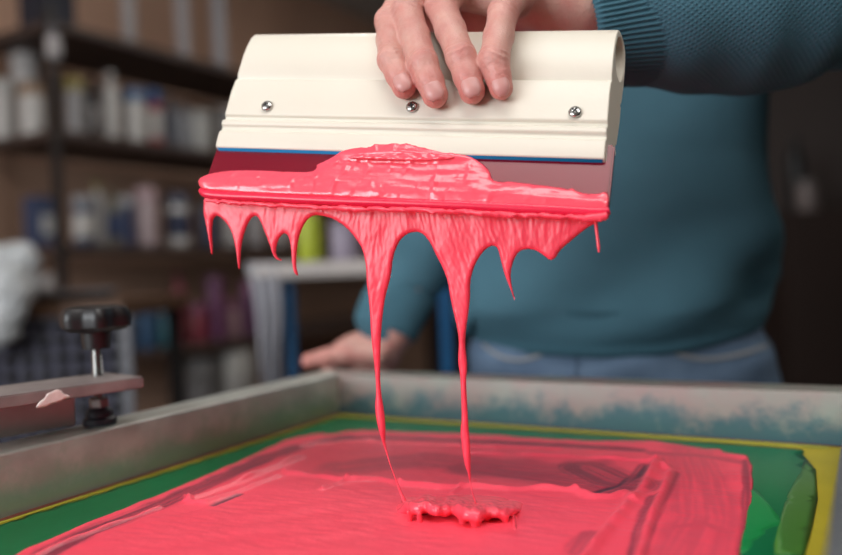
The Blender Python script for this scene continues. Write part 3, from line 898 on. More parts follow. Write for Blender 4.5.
# resting hand on the corner of the frame
KN = at_y(350, 346, .872); PM = at_y(368, 352, .868)
bv_, bq_ = gb.nets()
gl = Grid((-.135, .815, ZT - .09), (.02, .935, ZT + .075), 0.0016)
gl.add(gl.cone(WL, PM, .023, .022), .01)
gl.add(gl.cone(at_y(384, 357, .862), at_y(352, 350, .866), .017, .016), .012)
th = [at_y(378, 353, .848), at_y(345, 353, .846), at_y(326, 357.5, .842), at_y(309, 361, .838)]
for i, (r1, r2) in enumerate(((.014, .0115), (.0115, .0092), (.0092, .0082))):
    gl.add(gl.cone(th[i], th[i + 1], r1, r2), .005)
kn = [at_y(342, 350, .874), at_y(350, 352, .892), at_y(362, 356, .902), at_y(374, 360, .906)]
for k in kn:
    k2 = k + Vector((-.018, .012, -.030)); k3 = k2 + Vector((-.004, -.006, -.030))
    gl.add(gl.cone(PM, k, .014, .0105), .008)
    gl.add(gl.cone(k, k2, .0098, .0085), .003)
    gl.add(gl.cone(k2, k3, .0085, .0072), .003)
gl.add(gl.cone(WL, WL + (ELL - WL) * .25, .023, .025), .01)
lv, lq = gl.nets()
lv = relax(lv, lq, 2)

def raw(name, v, q):
    me = bpy.data.meshes.new(name)
    me.from_pydata(np.asarray(v).tolist(), [], np.asarray(q).tolist())
    o = bpy.data.objects.new(name, me); COL.objects.link(o)
    return o
ob, oh, ol = raw('tmp_a', bv_, bq_), raw('tmp_b', hv, hq), raw('tmp_c', lv, lq)
for t in (oh, ol):
    md = ob.modifiers.new('u', 'BOOLEAN'); md.operation = 'UNION'; md.object = t; md.solver = 'EXACT'
dg = bpy.context.evaluated_depsgraph_get()
em = ob.evaluated_get(dg).to_mesh()
BVv = np.empty(len(em.vertices) * 3); em.vertices.foreach_get('co', BVv); BVv = BVv.reshape(-1, 3)
BF = [tuple(p.vertices) for p in em.polygons]
ob.evaluated_get(dg).to_mesh_clear()
for t in (ob, oh, ol):
    bpy.data.objects.remove(t)
body = mesh('body', (BVv, BF), m_skin, person)
fl = np.zeros(len(BVv))                          # fingertips and knuckles are naturally redder
for f in fing:
    for key, rad, amt in (('t', .016, 1.0), ('d', .010, .75), ('p', .012, .6)):
        fl = np.maximum(fl, amt * np.exp(-((BVv - np.array(f[key])) ** 2).sum(1) / rad ** 2))
for k in (th[2], th[3]):
    fl = np.maximum(fl, .8 * np.exp(-((BVv - np.array(k)) ** 2).sum(1) / .018 ** 2))
fa = body.data.attributes.new('flush', 'FLOAT', 'POINT'); fa.data.foreach_set('value', fl)
N, L, b = nodes(m_skin)
at = N.new('ShaderNodeAttribute'); at.attribute_name = 'flush'
base = b.inputs['Base Color'].links[0].from_socket
mx = N.new('ShaderNodeMixRGB'); mx.inputs[2].default_value = lin((196, 106, 100)); L.new(base, mx.inputs[1])
ml = N.new('ShaderNodeMath'); ml.operation = 'MULTIPLY'; ml.inputs[1].default_value = .6; L.new(at.outputs['Fac'], ml.inputs[0]); L.new(ml.outputs[0], mx.inputs[0])
L.new(mx.outputs[0], b.inputs['Base Color'])
wv = N.new('ShaderNodeTexVoronoi'); wv.inputs['Scale'].default_value = 900
tc = N.new('ShaderNodeTexCoord'); L.new(tc.outputs['Object'], wv.inputs['Vector'])
b2 = N.new('ShaderNodeBump'); b2.inputs['Strength'].default_value = .25; b2.inputs['Distance'].default_value = .0006
L.new(wv.outputs['Distance'], b2.inputs['Height'])
L.new(b.inputs['Normal'].links[0].from_socket, b2.inputs['Normal']); L.new(b2.outputs['Normal'], b.inputs['Normal'])

# fingernails
for f in fing:
    ax = (Vector(f['t']) - Vector(f['d'])).normalized()
    nrm = (SQ_N + Vector((0, 0, 0.10))); nrm = (nrm - ax * nrm.dot(ax)).normalized()
    sd = ax.cross(nrm)
    r = f['r'][3]
    tb, V, Fc = [], [], []
    nu, nv = 13, 12
    for j in range(nv + 1):
        t = j / nv
        y = -.0052 + .0112 * t
        e = abs(2 * t - 1)
        wid = 0.80 * (1 - e ** 3.2 * 0.42)
        for i in range(nu + 1):
            a = (2 * i / nu - 1) * wid
            lift = 0.00035 - 0.0009 * max(0, (abs(2 * i / nu - 1) - .8)) * 5 * .3 - (.0006 if j == 0 else 0)
            cen = Vector(f['t']) + ax * (y + 0.0002)
            dome = r * math.sqrt(max(0.05, 1 - max(0, y) ** 2 / (r * 1.18) ** 2))
            V.append(cen + (sd * math.sin(a) + nrm * math.cos(a) * .98) * (dome + lift))
    for j in range(nv):
        for i in range(nu):
            q = j * (nu + 1) + i
            Fc.append((q, q + 1, q + nu + 2, q + nu + 1))
    nb = len(V)
    V2_ = [p - nrm * 0.0008 for p in V]
    rim = [i for i in range(nu)] + [j * (nu + 1) + nu for j in range(nv)] + [nv * (nu + 1) + i for i in range(nu, 0, -1)] + [j * (nu + 1) for j in range(nv, 0, -1)]
    F2 = [tuple(i + nb for i in reversed(q)) for q in Fc]
    F3 = [(rim[i], rim[(i + 1) % len(rim)], rim[(i + 1) % len(rim)] + nb, rim[i] + nb) for i in range(len(rim))]
    mesh('fingernail', (V + V2_, Fc + F2 + F3), m_nail, person)
# hair (above the frame)
gh = Grid((PX - .10, PY - .15, 1.58), (PX + .10, PY + .10, 1.79), .006)
gh.add(gh.ell((PX, PY - .022, 1.655), (.083, .098, .118)), .01)
gh.cut(gh.ell((PX, PY - .14, 1.60), (.09, .075, .10)), .01)
hv_, hq_ = gh.nets()
mesh('hair', (hv_, hq_), mat('brown_hair', (50, 36, 28), rough=.6, var=.5, vscale=60, stretch=(1, 1, .2)), person)

# --- sweater
gs = Grid((PX - .30, .46, .945), (PX + .28 + .05, 1.07, 1.50), 0.0042)
gs.add(gs.column(PX, PY, [.955, .975, 1.00, 1.03, 1.08, 1.15, 1.22, 1.33, 1.40, 1.455], [.158, .168, .1760, .1745, .171, .168, .170, .186, .165, .095], [.108, .116, .122, .121, .116, .114, .118, .124, .105, .07], 2.35), .02)
# near sleeve (person's left arm)
sl = [(WR + (WR - FE).normalized() * -.012, .0425), (at_y(672, 10, .545), .0510), (at_y(718, 4, .556), .0600), (at_y(765, 2, .570), .0610), (at_y(830, -10, .600), .0560), (ELR, .062)]
for (a, ra_), (c, rb_) in zip(sl[:-1], sl[1:]):
    gs.add(gs.cone(a, c, ra_, rb_), .012)
gs.add(gs.cone(ELR, SHR, .062, .075), .03)
# far sleeve
for (a, ra_), (c, rb_) in zip(*(lambda q: (q[:-1], q[1:]))([(at_y(389, 327, .866), .030), (at_y(406, 294, .872), .034), (at_y(430, 240, .885), .040), (ELL, .050), (SHL, .068)])):
    gs.add(gs.cone(a, c, ra_, rb_), .012)
sv, sq_ = gs.nets()
sv = relax(sv, sq_, 3)
sn = vnormals(sv, sq_)
x, y, z = sv.T
near = y < 0.68
W3 = np.array(WR); AD = np.array((Vector(ELR) - WR).normalized())
tt = (sv - W3) @ AD
R_ = sv - W3 - tt[:, None] * AD
up_ = np.cross(AD, np.array([0, 1, 0])); up_ /= np.linalg.norm(up_); bk_ = np.cross(up_, AD)
ang = np.arctan2(R_ @ up_, -(R_ @ bk_))
fold = np.where(near, .0022 * np.sin(tt * 62 + 1.6 * np.sin(ang * 2) + 1.0) * (.5 + .5 * np.sin(ang * 1.5 + 1)) + .0010 * np.sin(tt * 120 + ang * 3),
                .0085 * np.sin((z * 30 + x * 22) + 2.2 * np.sin(x * 16)) * np.clip((1.17 - z) / .15, .12, 1) + .0060 * np.sin(x * 34 - z * 40 + 1.0) * np.clip((1.12 - z) / .1, .1, 1))
dz = np.clip((z - .965) / .03, 0, 1)
sv = sv + sn * (fold * dz)[:, None]
def lift_hem(P):
    P = np.array([tuple(p) for p in P])
    k = np.clip((1.10 - P[:, 2]) / .10, 0, 1) * (P[:, 1] > .72) * (np.abs(P[:, 0] - PX) < .21) * (P[:, 0] > PX - .165)
    P[:, 2] += k * (.024 * np.clip((P[:, 0] - PX - .01) / .15, 0, 1.2) ** 1.4 + .008 * np.clip((PX - .04 - P[:, 0]) / .12, 0, 1))
    return P
sv = lift_hem(sv)
sweater = mesh('sweater', (sv, sq_), m_knit, person)
ka = sweater.data.attributes.new('knit', 'FLOAT_VECTOR', 'POINT')
kv = np.zeros((len(sv), 3)); kv[:, 0] = np.where(near, tt, x); kv[:, 1] = np.where(near, ang * .056, z)
ka.data.foreach_set('vector', kv.ravel())
N, L, b = nodes(m_knit)
at = N.new('ShaderNodeAttribute'); at.attribute_name = 'knit'
def knit_wave(rot, sc, prof='SIN'):
    mp = N.new('ShaderNodeMapping'); mp.inputs['Rotation'].default_value = (0, 0, rot); L.new(at.outputs['Vector'], mp.inputs[0])
    w = N.new('ShaderNodeTexWave'); w.inputs['Scale'].default_value = sc; w.inputs['Distortion'].default_value = 0.4; w.inputs['Detail'].default_value = 1
    L.new(mp.outputs[0], w.inputs['Vector']); return w.outputs['Fac']
w1, w2 = knit_wave(.95, 110), knit_wave(-.95, 110)
mu = N.new('ShaderNodeMath'); mu.operation = 'MULTIPLY'; L.new(w1, mu.inputs[0]); L.new(w2, mu.inputs[1])
bp = N.new('ShaderNodeBump'); bp.inputs['Strength'].default_value = 0.45; bp.inputs['Distance'].default_value = 0.0016
L.new(mu.outputs[0], bp.inputs['Height']); L.new(bp.outputs['Normal'], b.inputs['Normal'])
m_rib = mat('teal_rib', (66, 104, 119), rough=0.85, var=0.2, vscale=40, spec=0.2)
def cuff(p0, p1, r0, r1, n=80):
    V, Fc = [], []
    d = (p1 - p0).normalized(); u = d.orthogonal().normalized(); w = d.cross(u)
    m = n * 6
    rows = [(0, r0 - .004), (0.0, r0 - .0005), (.06, r0 + .001), (.3, r0 + .001), (.6, r0 * .5 + r1 * .5), (1, r1)]
    for t, r in rows:
        c = p0 + (p1 - p0) * t
        for k in range(m):
            a = 2 * PI * k / m
            rr = r + .0007 * math.cos(n * a)
            V.append(c + (u * math.cos(a) + w * math.sin(a)) * rr)
    for i in range(len(rows) - 1):
        for k in range(m):
            Fc.append((i * m + k, i * m + (k + 1) % m, (i + 1) * m + (k + 1) % m, (i + 1) * m + k))
    return V, Fc
dF = (FE - WR).normalized()
mesh('cuff', cuff(WR + dF * -.026, WR + dF * .022, .0390, .0462), m_rib, sweater)
dL = (at_y(406, 294, .872) - WL).normalized()
mesh('cuff', cuff(WL + dL * -.004, WL + dL * .045, .0275, .0325, 50), m_rib, sweater)
# hem band
hb, hf = [], []
m = 720
for r, zz in ((.150, .9535), (.1555, .952), (.158, .958), (.160, .985), (.166, .998)):
    for k in range(m):
        a = 2 * PI * k / m
        ca, sa = math.cos(a), math.sin(a); q = (abs(ca) ** 2.35 + abs(sa) ** 2.35) ** (-1 / 2.35)
        rr = r + .0007 * math.cos(120 * a)
        hb.append(Vector((PX + rr * q * ca, PY + (rr - .047) * q * sa, zz)))
for i in range(4):
    for k in range(m):
        hf.append((i * m + k, i * m + (k + 1) % m, (i + 1) * m + (k + 1) % m, (i + 1) * m + k))
mesh('hem_band', (lift_hem(hb), hf), m_rib, sweater)

# --- jeans
gj = Grid((PX - .20, .70, .05), (PX + .20, 1.08, 1.0), .0075)
gj.add(gj.column(PX, PY, [.80, .86, .92, .99], [.178, .176, .170, .155], [.116, .114, .110, .098], 2.4), .02)
for s in (-1, 1):
    gj.add(gj.cone((PX + s * .088, PY, .85), (PX + s * .10, PY - .01, .48), .086, .062), .02)
    gj.add(gj.cone((PX + s * .10, PY - .01, .48), (PX + s * .11, PY + .02, .085), .062, .056), .03)
jv, jq = gj.nets()
jn = vnormals(jv, jq)
jv = jv + jn * (.0025 * np.sin(jv[:, 0] * 50 + jv[:, 2] * 90) + .002 * np.sin(jv[:, 2] * 130 - jv[:, 0] * 40))[:, None]
jeans = mesh('jeans', (jv, jq), m_jean, person)
bvh = BVHTree.FromPolygons([Vector(p) for p in jv], [tuple(int(i) for i in q) for q in jq])
def hit(px, py):
    d = ray(px, py).normalized()
    r = bvh.ray_cast(CAM, d)
    return r[0] + r[1] * .001 if r[0] else None
for nm, pl, rr in (('pocket_seam', [(664, 344), (672, 351), (684, 356), (700, 358.5), (720, 358), (745, 353), (766, 346)], .0022), ('fly_seam', [(572, 349), (574, 358), (575, 368), (574, 378)], .0016), ('pocket_seam', [(484, 345), (500, 356), (520, 360), (540, 355), (552, 346)], .0018)):
    q = [hit(*p) for p in pl]; q = [p for p in q if p]
    if len(q) > 2:
        s_ = mesh(nm, tube(q, rr, n=8, sub=4), m_stitch if nm == 'pocket_seam' else m_jean, jeans)
for s in (-1, 1):
    gsx = Grid((PX + s * .12 - .06, PY - .22, -.004), (PX + s * .12 + .06, PY + .09, .12), .006)
    gsx.add(gsx.cone((PX + s * .11, PY + .03, .055), (PX + s * .11, PY + .02, .10), .045, .042), .02)
    gsx.add(gsx.cone((PX + s * .112, PY + .02, .042), (PX + s * .132, PY - .15, .034), .044, .036), .02)
    gsx.D = np.maximum(gsx.D, (0.0 - gsx.Z)).astype(np.float32)
    a, c = gsx.nets()
    mesh('shoe', (a, c), m_black, person)

# ------------------------------------------------------------------ ROOM (axes follow the screen)
R2, R1 = Vector((.863, -.505, 0)).normalized(), None
R1 = Vector((-R2.y, R2.x, 0))
def rm(p, q, z=0.0): return R2 * p + R1 * q + Vector((0, 0, z))
RAX = [R2, R1, Vector((0, 0, 1))]
def struct(name, geo, m, smooth=False):
    o = mesh(name, geo, m, smooth=smooth); o['kind'] = 'structure'; return o
P0, P1, Q0, Q1, HC = -3.02, 2.6, -2.2, 5.2, 2.75
m_wall = mat('brown_beige_plaster', (200, 160, 136), rough=.85, var=.4, vscale=3, bump=.1, bscale=40)
m_wdark = mat('dark_brown_panelling', (48, 35, 30), rough=.7, var=.5, vscale=2.5, stretch=(1, 1, .15))
m_wlight = mat('pale_plaster', (170, 160, 150), rough=.85, var=.3, vscale=3)
m_floor = mat('grey_brown_concrete', (92, 84, 78), rough=.7, var=.6, vscale=4, bump=.1, bscale=50)
m_ceil = mat('off_white_ceiling', (190, 184, 176), rough=.9, var=.2, vscale=4)
cx, cy, T = (P0 + P1) / 2, (Q0 + Q1) / 2, .1
struct('floor', box(rm(cx, cy, -T / 2), (P1 - P0, Q1 - Q0, T), RAX), m_floor)
struct('ceiling', box(rm(cx, cy, HC + T / 2), (P1 - P0, Q1 - Q0, T), RAX), m_ceil)
struct('wall_left', box(rm(P0 - T / 2, cy, HC / 2), (T, Q1 - Q0, HC), RAX), m_wall)
struct('wall_back', box(rm(cx, Q1 + T / 2, HC / 2), (P1 - P0, T, HC), RAX), m_wdark)
struct('wall_right', box(rm(P1 + T / 2, cy, HC / 2), (T, Q1 - Q0, HC), RAX), m_wdark)
# front wall (behind the camera) with a window opening
wa, wb, wz0, wz1 = -2.3, -.3, .95, 2.3
wl = join(box(rm((P0 + wa) / 2, Q0 - T / 2, HC / 2), (wa - P0, T, HC), RAX), box(rm((wb + P1) / 2, Q0 - T / 2, HC / 2), (P1 - wb, T, HC), RAX),
          box(rm((wa + wb) / 2, Q0 - T / 2, wz0 / 2), (wb - wa, T, wz0), RAX), box(rm((wa + wb) / 2, Q0 - T / 2, (wz1 + HC) / 2), (wb - wa, T, HC - wz1), RAX))
struct('wall_front', wl, m_wlight)
m_white = mat('white_frame_paint', (220, 218, 212), rough=.5)
wf = join(*[box(rm(p, Q0 - T / 2, (wz0 + wz1) / 2), (.05, .06, wz1 - wz0), RAX) for p in (wa + .025, (wa + wb) / 2, wb - .025)],
          *[box(rm((wa + wb) / 2, Q0 - T / 2, zz), (wb - wa, .06, .05), RAX) for zz in (wz0 + .025, wz1 - .025)])
struct('window_1', wf, m_white)
for nm, c, s in (('baseboard_left', rm(P0 + .008, cy, .05), (.016, Q1 - Q0, .10)), ('baseboard_back', rm(cx, Q1 - .008, .05), (P1 - P0, .016, .10))):
    struct(nm, box(c, s, RAX), m_wdark)

# ------------------------------------------------------------------ LAMPS
def emis(name, rgb, s):
    m = bpy.data.materials.new(name); m.use_nodes = True
    b = m.node_tree.nodes['Principled BSDF']
    b.inputs['Base Color'].default_value = (.8, .8, .8, 1)
    b.inputs['Emission Color'].default_value = rgb + (1,); b.inputs['Emission Strength'].default_value = s
    return m
def ceiling_lamp(c, size, s, label, group=None):
    t = thing('ceiling_light', label, 'ceiling light', c, group)
    mesh('housing', box(c + Vector((0, 0, .03)), (size[0] + .06, size[1] + .06, .05), RAX, .005), m_white, t, angle=.5)
    mesh('diffuser', box(c - Vector((0, 0, .004)), (size[0], size[1], .016), RAX, .003), emis('lit_diffuser', (1, .965, .92), s), t, smooth=False)
ceiling_lamp(Vector((.05, -.25, HC - .06)), (1.3, .75), 6.0, 'white ceiling light panel straight above the printing screen')
ceiling_lamp(rm(-1.15, 2.5, HC - .06), (.3, 2.2), 9.5, 'added white ceiling light panel brightening the shelving unit')  # unseen panel, added to brighten the dim shelves and wall
ld = bpy.data.lights.new('daylight', 'AREA'); ld.shape = 'RECTANGLE'; ld.size = wb - wa - .1; ld.size_y = wz1 - wz0 - .1
ld.energy = 75; ld.color = (.93, .97, 1.0)
lo_ = bpy.data.objects.new('window_daylight', ld); COL.objects.link(lo_)
dirv = R1.copy()
lo_.location = rm((wa + wb) / 2, Q0 + .01, (wz0 + wz1) / 2)
lo_.rotation_euler = (-dirv).to_track_quat('Z', 'Y').to_euler()
ceiling_lamp(rm(1.5, -.1, HC - .06), (.5, 1.2), 10.0, 'added white ceiling light panel to the right of the camera, brightening the left frame bar')  # unseen panel, added to light the inner face of the left bar
W = bpy.data.worlds.new('world'); SC.world = W; W.use_nodes = True
W.node_tree.nodes['Background'].inputs[0].default_value = (.75, .85, 1, 1)
W.node_tree.nodes['Background'].inputs[1].default_value = .6

# ------------------------------------------------------------------ SHELVING UNIT
m_shelf = mat('dark_shelf', (70, 54, 48), rough=.6, var=.4, vscale=6)
m_post = mat('black_post', (32, 28, 28), rough=.5)
SP, SQ0, SQL, SD = -2.50, 1.78, 2.75, .46
ZS = [1.05 + .918, 1.05 + .535, 1.05 + .128, 1.05 - .288, .14]
def p_of(px, p):
    d = ray(px, 277); a, b_ = d.dot(R2), d.dot(R1)
    return b_ * p / a                                     # q where the sight line meets the plane p
def y_of(px, py, P):                                      # height of photo row py at the depth of P
    d = ray(px, py); return CAM.z + d.z * (P.y / d.y)
shelf = thing('shelving_unit', 'dark shelving unit crowded with bottles along the left wall', 'shelving unit', rm(SP - SD / 2, SQ0 + SQL / 2, 0))
for z in ZS:
    mesh('shelf', box(rm(SP - SD / 2, SQ0 + SQL / 2, z - .014), (SD, SQL, .028), RAX, .002), m_shelf, shelf, smooth=False)
for p, q in ((SP - .012, SQ0 + .012), (SP - SD + .012, SQ0 + .012), (SP - .012, SQ0 + SQL - .012), (SP - SD + .012, SQ0 + SQL - .012)):
    mesh('post', box(rm(p, q, 1.01), (.028, .028, 2.02), RAX, .002), m_post, shelf, smooth=False)

CNT = [0]
def cmat(c, r=.45):
    g_ = sum(c) / 3
    c = tuple(int((.72 * x + .28 * g_) * .92) for x in c)
    return mat('plastic_%d_%d_%d' % c, c, rough=r, var=.15, vscale=20)
def bottle(loc, h, r, col, cap, label, lcol=None, cat='bottle', group=None, name='bottle'):
    t = thing(name, label, cat, loc, group)
    mesh('bottle_body', lathe([(r * .9, 0), (r, h * .03), (r, h * .66), (r * .92, h * .74), (r * .5, h * .83), (r * .36, h * .86), (r * .36, h * .9)], 24), cmat(col), t, world=False, angle=.8)
    mesh('cap', lathe([(r * .44, h * .88), (r * .46, h * .89), (r * .46, h * .99), (r * .4, h)], 20), cmat(cap), t, world=False, angle=.6)
    if lcol:
        mesh('paper_label', lathe([(r * 1.0, h * .16), (r * 1.02, h * .165), (r * 1.02, h * .56), (r * 1.0, h * .565)], 24), cmat(lcol, .7), t, world=False, angle=.6)
    return t
def jar(loc, h, r, col, lid, label, lcol=None, cat='jar', group=None, name='jar'):
    t = thing(name, label, cat, loc, group)
    mesh('jar_body', lathe([(r * .93, 0), (r, h * .04), (r, h * .74), (r * .94, h * .8)], 26), cmat(col), t, world=False, angle=.6)
    mesh('lid', lathe([(r * .98, h * .78), (r * 1.03, h * .79), (r * 1.03, h * .97), (r * .95, h)], 26), cmat(lid), t, world=False, angle=.6)
    if lcol:
        mesh('paper_label', lathe([(r * 1.0, h * .18), (r * 1.015, h * .19), (r * 1.015, h * .62), (r * 1.0, h * .63)], 26), cmat(lcol, .7), t, world=False, angle=.6)
    return t
def carton(loc, h, w, d, col, label, lcol=None, cat='box', group=None, rz=0):
    t = thing('cardboard_box', label, cat, loc, group, rot=(0, 0, math.atan2(R2.y, R2.x) + rz))
    mesh('carton', box((0, 0, h / 2), (d, w, h), bev=.003), cmat(col, .7), t, world=False, angle=.5)
    mesh('flap', box((0, 0, h + .002), (d * .98, w * .98, .004), bev=.001), cmat(tuple(int(c * .85) for c in col), .7), t, world=False, angle=.5)
    if lcol:
        mesh('paper_label', box((d / 2 + .001, 0, h * .45), (.002, w * .7, h * .4)), cmat(lcol, .7), t, world=False, smooth=False)
    return t
def put(kind, px, pw, ptop, zs, p, *a, **k):
    q = p_of(px, p); L0 = rm(p, q, zs)
    dep = L0.dot(RC @ Vector((0, 0, -1)))
    wdt = pw * dep / F
    hgt = y_of(px, ptop, L0) - zs
    if kind == 'bottle': return bottle(L0, hgt, wdt / 2, *a, **k)
    if kind == 'jar': return jar(L0, hgt, wdt / 2, *a, **k)
    return carton(L0, hgt, wdt, min(.12, wdt), *a, **k)
WH, GR, DK = (205, 198, 192), (150, 146, 146), (50, 48, 56)
pa, pb = SP - .12, SP - .13
B = 'bottles and tubs on the eye level shelf'
put('jar', 11, 24, 80, ZS[1], SP - .32, WH, (190, 186, 182), 'white tub left of the post on the eye level shelf, nearest the picture edge', group=B)
t_ = put('jar', 40, 24, 84, ZS[1], SP - .22, WH, (160, 120, 84), 'white tub with a brown lid just left of the shelf post', group=B)
put('jar', 36, 28, 40, ZS[1] + .0, SP - .40, (200, 194, 190), (196, 190, 186), 'tall white canister left of the post rising above the tubs', group=B)
put('jar', 84, 19, 78, ZS[1], pa, GR, (150, 130, 50), 'grey jar with a mustard lid right of the shelf post', group=B)
put('bottle', 101, 13, 80, ZS[1], pa, DK, (40, 38, 60), 'dark navy bottle between grey jar and tall white bottle', lcol=(150, 146, 146), group=B)
put('bottle', 119, 17, 72, ZS[1], pa, WH, WH, 'tall slim white bottle on the eye level shelf', group=B)
put('jar', 142, 22, 90, ZS[1], pa, WH, (70, 110, 160), 'wide white jar with a blue lid on the eye level shelf', group=B)
put('jar', 161, 15, 90, ZS[1], pa, (190, 60, 70), (30, 90, 160), 'red jar with a bright blue lid on the eye level shelf', lcol=WH, group=B)
put('bottle', 177, 13, 96, ZS[1], pa, (96, 100, 112), (70, 74, 90), 'slate grey bottle right of the red jar', group=B)
put('bottle', 190, 14, 104, ZS[1], pa, (150, 150, 156), (120, 120, 130), 'pale grey bottle second from the squeegee on the eye level shelf', group=B)
put('jar', 206, 24, 112, ZS[1], pa, (176, 172, 166), (170, 166, 160), 'pale squat jar half behind the squeegee corner', group=B)
put('jar', 231, 22, 108, ZS[1], pa, (150, 144, 140), (120, 116, 112), 'grey squat jar hidden behind the squeegee blade', group=B)
B = 'bottles and cans on the waist level shelf'
put('box', 44, 24, 198, ZS[2], SP - .22, (50, 66, 110), 'blue carton left of the post on the chest level shelf', lcol=(180, 180, 180), group=B)
put('jar', 86, 20, 196, ZS[2], pa, (60, 76, 110), (150, 150, 156), 'navy jar with a grey lid right of the post on the lower shelf', lcol=WH, group=B)
put('bottle', 101, 15, 182, ZS[2], pa, (170, 166, 164), (150, 140, 70), 'pale bottle with a mustard cap on the chest level shelf', group=B)
put('bottle', 116, 15, 188, ZS[2], pa, (130, 124, 110), (110, 100, 70), 'khaki bottle on the chest level shelf', lcol=(52, 70, 120), group=B)
put('jar', 129, 14, 196, ZS[2], pa, (60, 74, 120), (170, 170, 176), 'small blue jar left of the pink canister', group=B)
put('jar', 149, 22, 188, ZS[2], pa, (190, 160, 164), (190, 150, 156), 'pinkish white canister on the chest level shelf', group=B)
put('jar', 180, 24, 194, ZS[2], pa, WH, (60, 66, 96), 'white canister with a navy label on the chest level shelf', lcol=(40, 48, 84), group=B)
put('jar', 209, 20, 204, ZS[2], pa, (64, 72, 104), (90, 90, 100), 'dark blue can under the left end of the squeegee', group=B)
put('jar', 232, 20, 206, ZS[2], pa, (184, 178, 174), (170, 166, 164), 'white jar seen behind the leftmost short drips', group=B)
put('jar', 256, 20, 206, ZS[2], pa, (170, 160, 160), (120, 110, 120), 'greyish jar behind the short drips right of the white jar', group=B)
put('jar', 281, 20, 210, ZS[2], pa, (180, 170, 164), (150, 140, 140), 'beige jar on the chest level shelf left of the lime bottle', group=B)
B = 'tins on the low shelf'
put('box', 120, 18, 308, ZS[3], pa, (44, 70, 110), 'dull blue carton at the left end of the low shelf', group=B)
put('jar', 142, 20, 306, ZS[3], pa, (46, 92, 140), (40, 80, 124), 'blue tin beside the black clamp knob on the low shelf', group=B)
put('jar', 163, 20, 312, ZS[3], pa, (40, 120, 140), (50, 100, 130), 'teal tin on the low shelf', group=B)
put('bottle', 178, 14, 272, ZS[3], pa, (140, 28, 50), (120, 20, 40), 'tall dark red bottle on the low shelf', group=B)
put('jar', 196, 18, 304, ZS[3], pa, (150, 36, 56), (130, 40, 90), 'red tin right of the tall red bottle', group=B)
put('jar', 214, 18, 276, ZS[3], pa, (120, 50, 100), (110, 44, 90), 'tall plum tin on the low shelf', group=B)
put('jar', 231, 16, 300, ZS[3], pa, (160, 110, 120), (130, 50, 90), 'dusty pink tin with a plum lid on the low shelf', group=B)
put('jar', 247, 16, 282, ZS[3], pa, (110, 54, 100), (140, 60, 110), 'purple tin left of the hanging plastic sheet', group=B)
put('box', 266, 18, 290, ZS[3], pa, (110, 96, 60), 'mustard brown carton behind the hanging plastic sheet', group=B)
put('jar', 230, 40, 350, ZS[4] + .0, SP - .10, (150, 144, 138), (170, 164, 156), 'large pale bucket on the bottom shelf', cat='bucket', name='bucket')
put('jar', 196, 34, 356, ZS[4] + .0, SP - .12, (96, 92, 92), (110, 106, 104), 'large grey bucket on the bottom shelf', cat='bucket', name='bucket')
# on the top shelf
B = 'pale rolls standing on the top shelf'
def roll(px, pw, label, col):
    q = p_of(px, SP - .16); L0 = rm(SP - .16, q, ZS[0]); dep = L0.y
    r = pw * dep / F / 2
    t = thing('paper_roll', label, 'paper roll', L0, B)
    mesh('roll_body', lathe([(r, 0), (r, .52), (r * .98, .525), (r * .4, .525)], 24), cmat(col, .7), t, world=False, angle=.6)
    mesh('cardboard_core', lathe([(r * .4, .5), (r * .4, .53), (r * .3, .53)], 18), cmat((150, 120, 90), .8), t, world=False, angle=.6)
roll(141, 15, 'pale roll standing on the top shelf, nearest the dark box', (172, 160, 156))
roll(194, 15, 'pale roll standing on the top shelf, middle one of three', (172, 160, 160))
roll(230, 15, 'pale roll standing on the top shelf, nearest the squeegee', (170, 162, 166))
put('box', 60, 42, -12, ZS[0], SP - .2, (34, 36, 54), 'dark navy box on the top shelf corner above the post')
# small pale bottle hanging on the post
hb_ = rm(SP + .035, SQ0 - .01, 0); zt_ = y_of(66, 58, hb_)
t = thing('spray_bottle', 'small white bottle hanging from the top of the shelf post', 'bottle', Vector((hb_.x, hb_.y, zt_)))
mesh('bottle_body', lathe([(.020, 0), (.025, .008), (.025, .065), (.010, .085), (.010, .09)], 20), cmat((186, 178, 178)), t, world=False, angle=.8)
mesh('trigger_head', box((0, 0, .10), (.02, .045, .024), bev=.004), cmat((90, 90, 104)), t, world=False, angle=.5)

# ------------------------------------------------------------------ BLUE LEGGED TABLE with plastic sheet
m_bsteel = mat('blue_painted_steel', (10, 84, 132), rough=.45, var=.3)
m_ttop = mat('pale_table_top', (186, 178, 174), rough=.5, var=.3, vscale=5)
YT = 1.62
tA = at_y(252, 272, YT); tB = at_y(500, 262, YT)
tz = tA.z
bt = thing('side_table', 'pale topped table with blue steel legs behind the far bar', 'table', Vector(((tA.x + tB.x) / 2, YT + .2, 0)))
tw = tB.x - tA.x
mesh('table_top', box(Vector(((tA.x + tB.x) / 2, YT + .2, tz + .0)), (tw, .44, .032), bev=.006), m_ttop, bt, angle=.5)
for px in (291, 446):
    for yy in (YT + .025, YT + .375):
        mesh('leg', box(Vector((at_y(px, 330, yy).x, yy, (tz - .016) / 2)), (.022, .03, tz - .016), bev=.003), m_bsteel, bt, angle=.5)
mesh('cross_bar', box(Vector(((tA.x + tB.x) / 2 + .03, YT + .39, tz * .45)), (tw * .62, .024, .03), bev=.003), m_bsteel, bt, angle=.5)
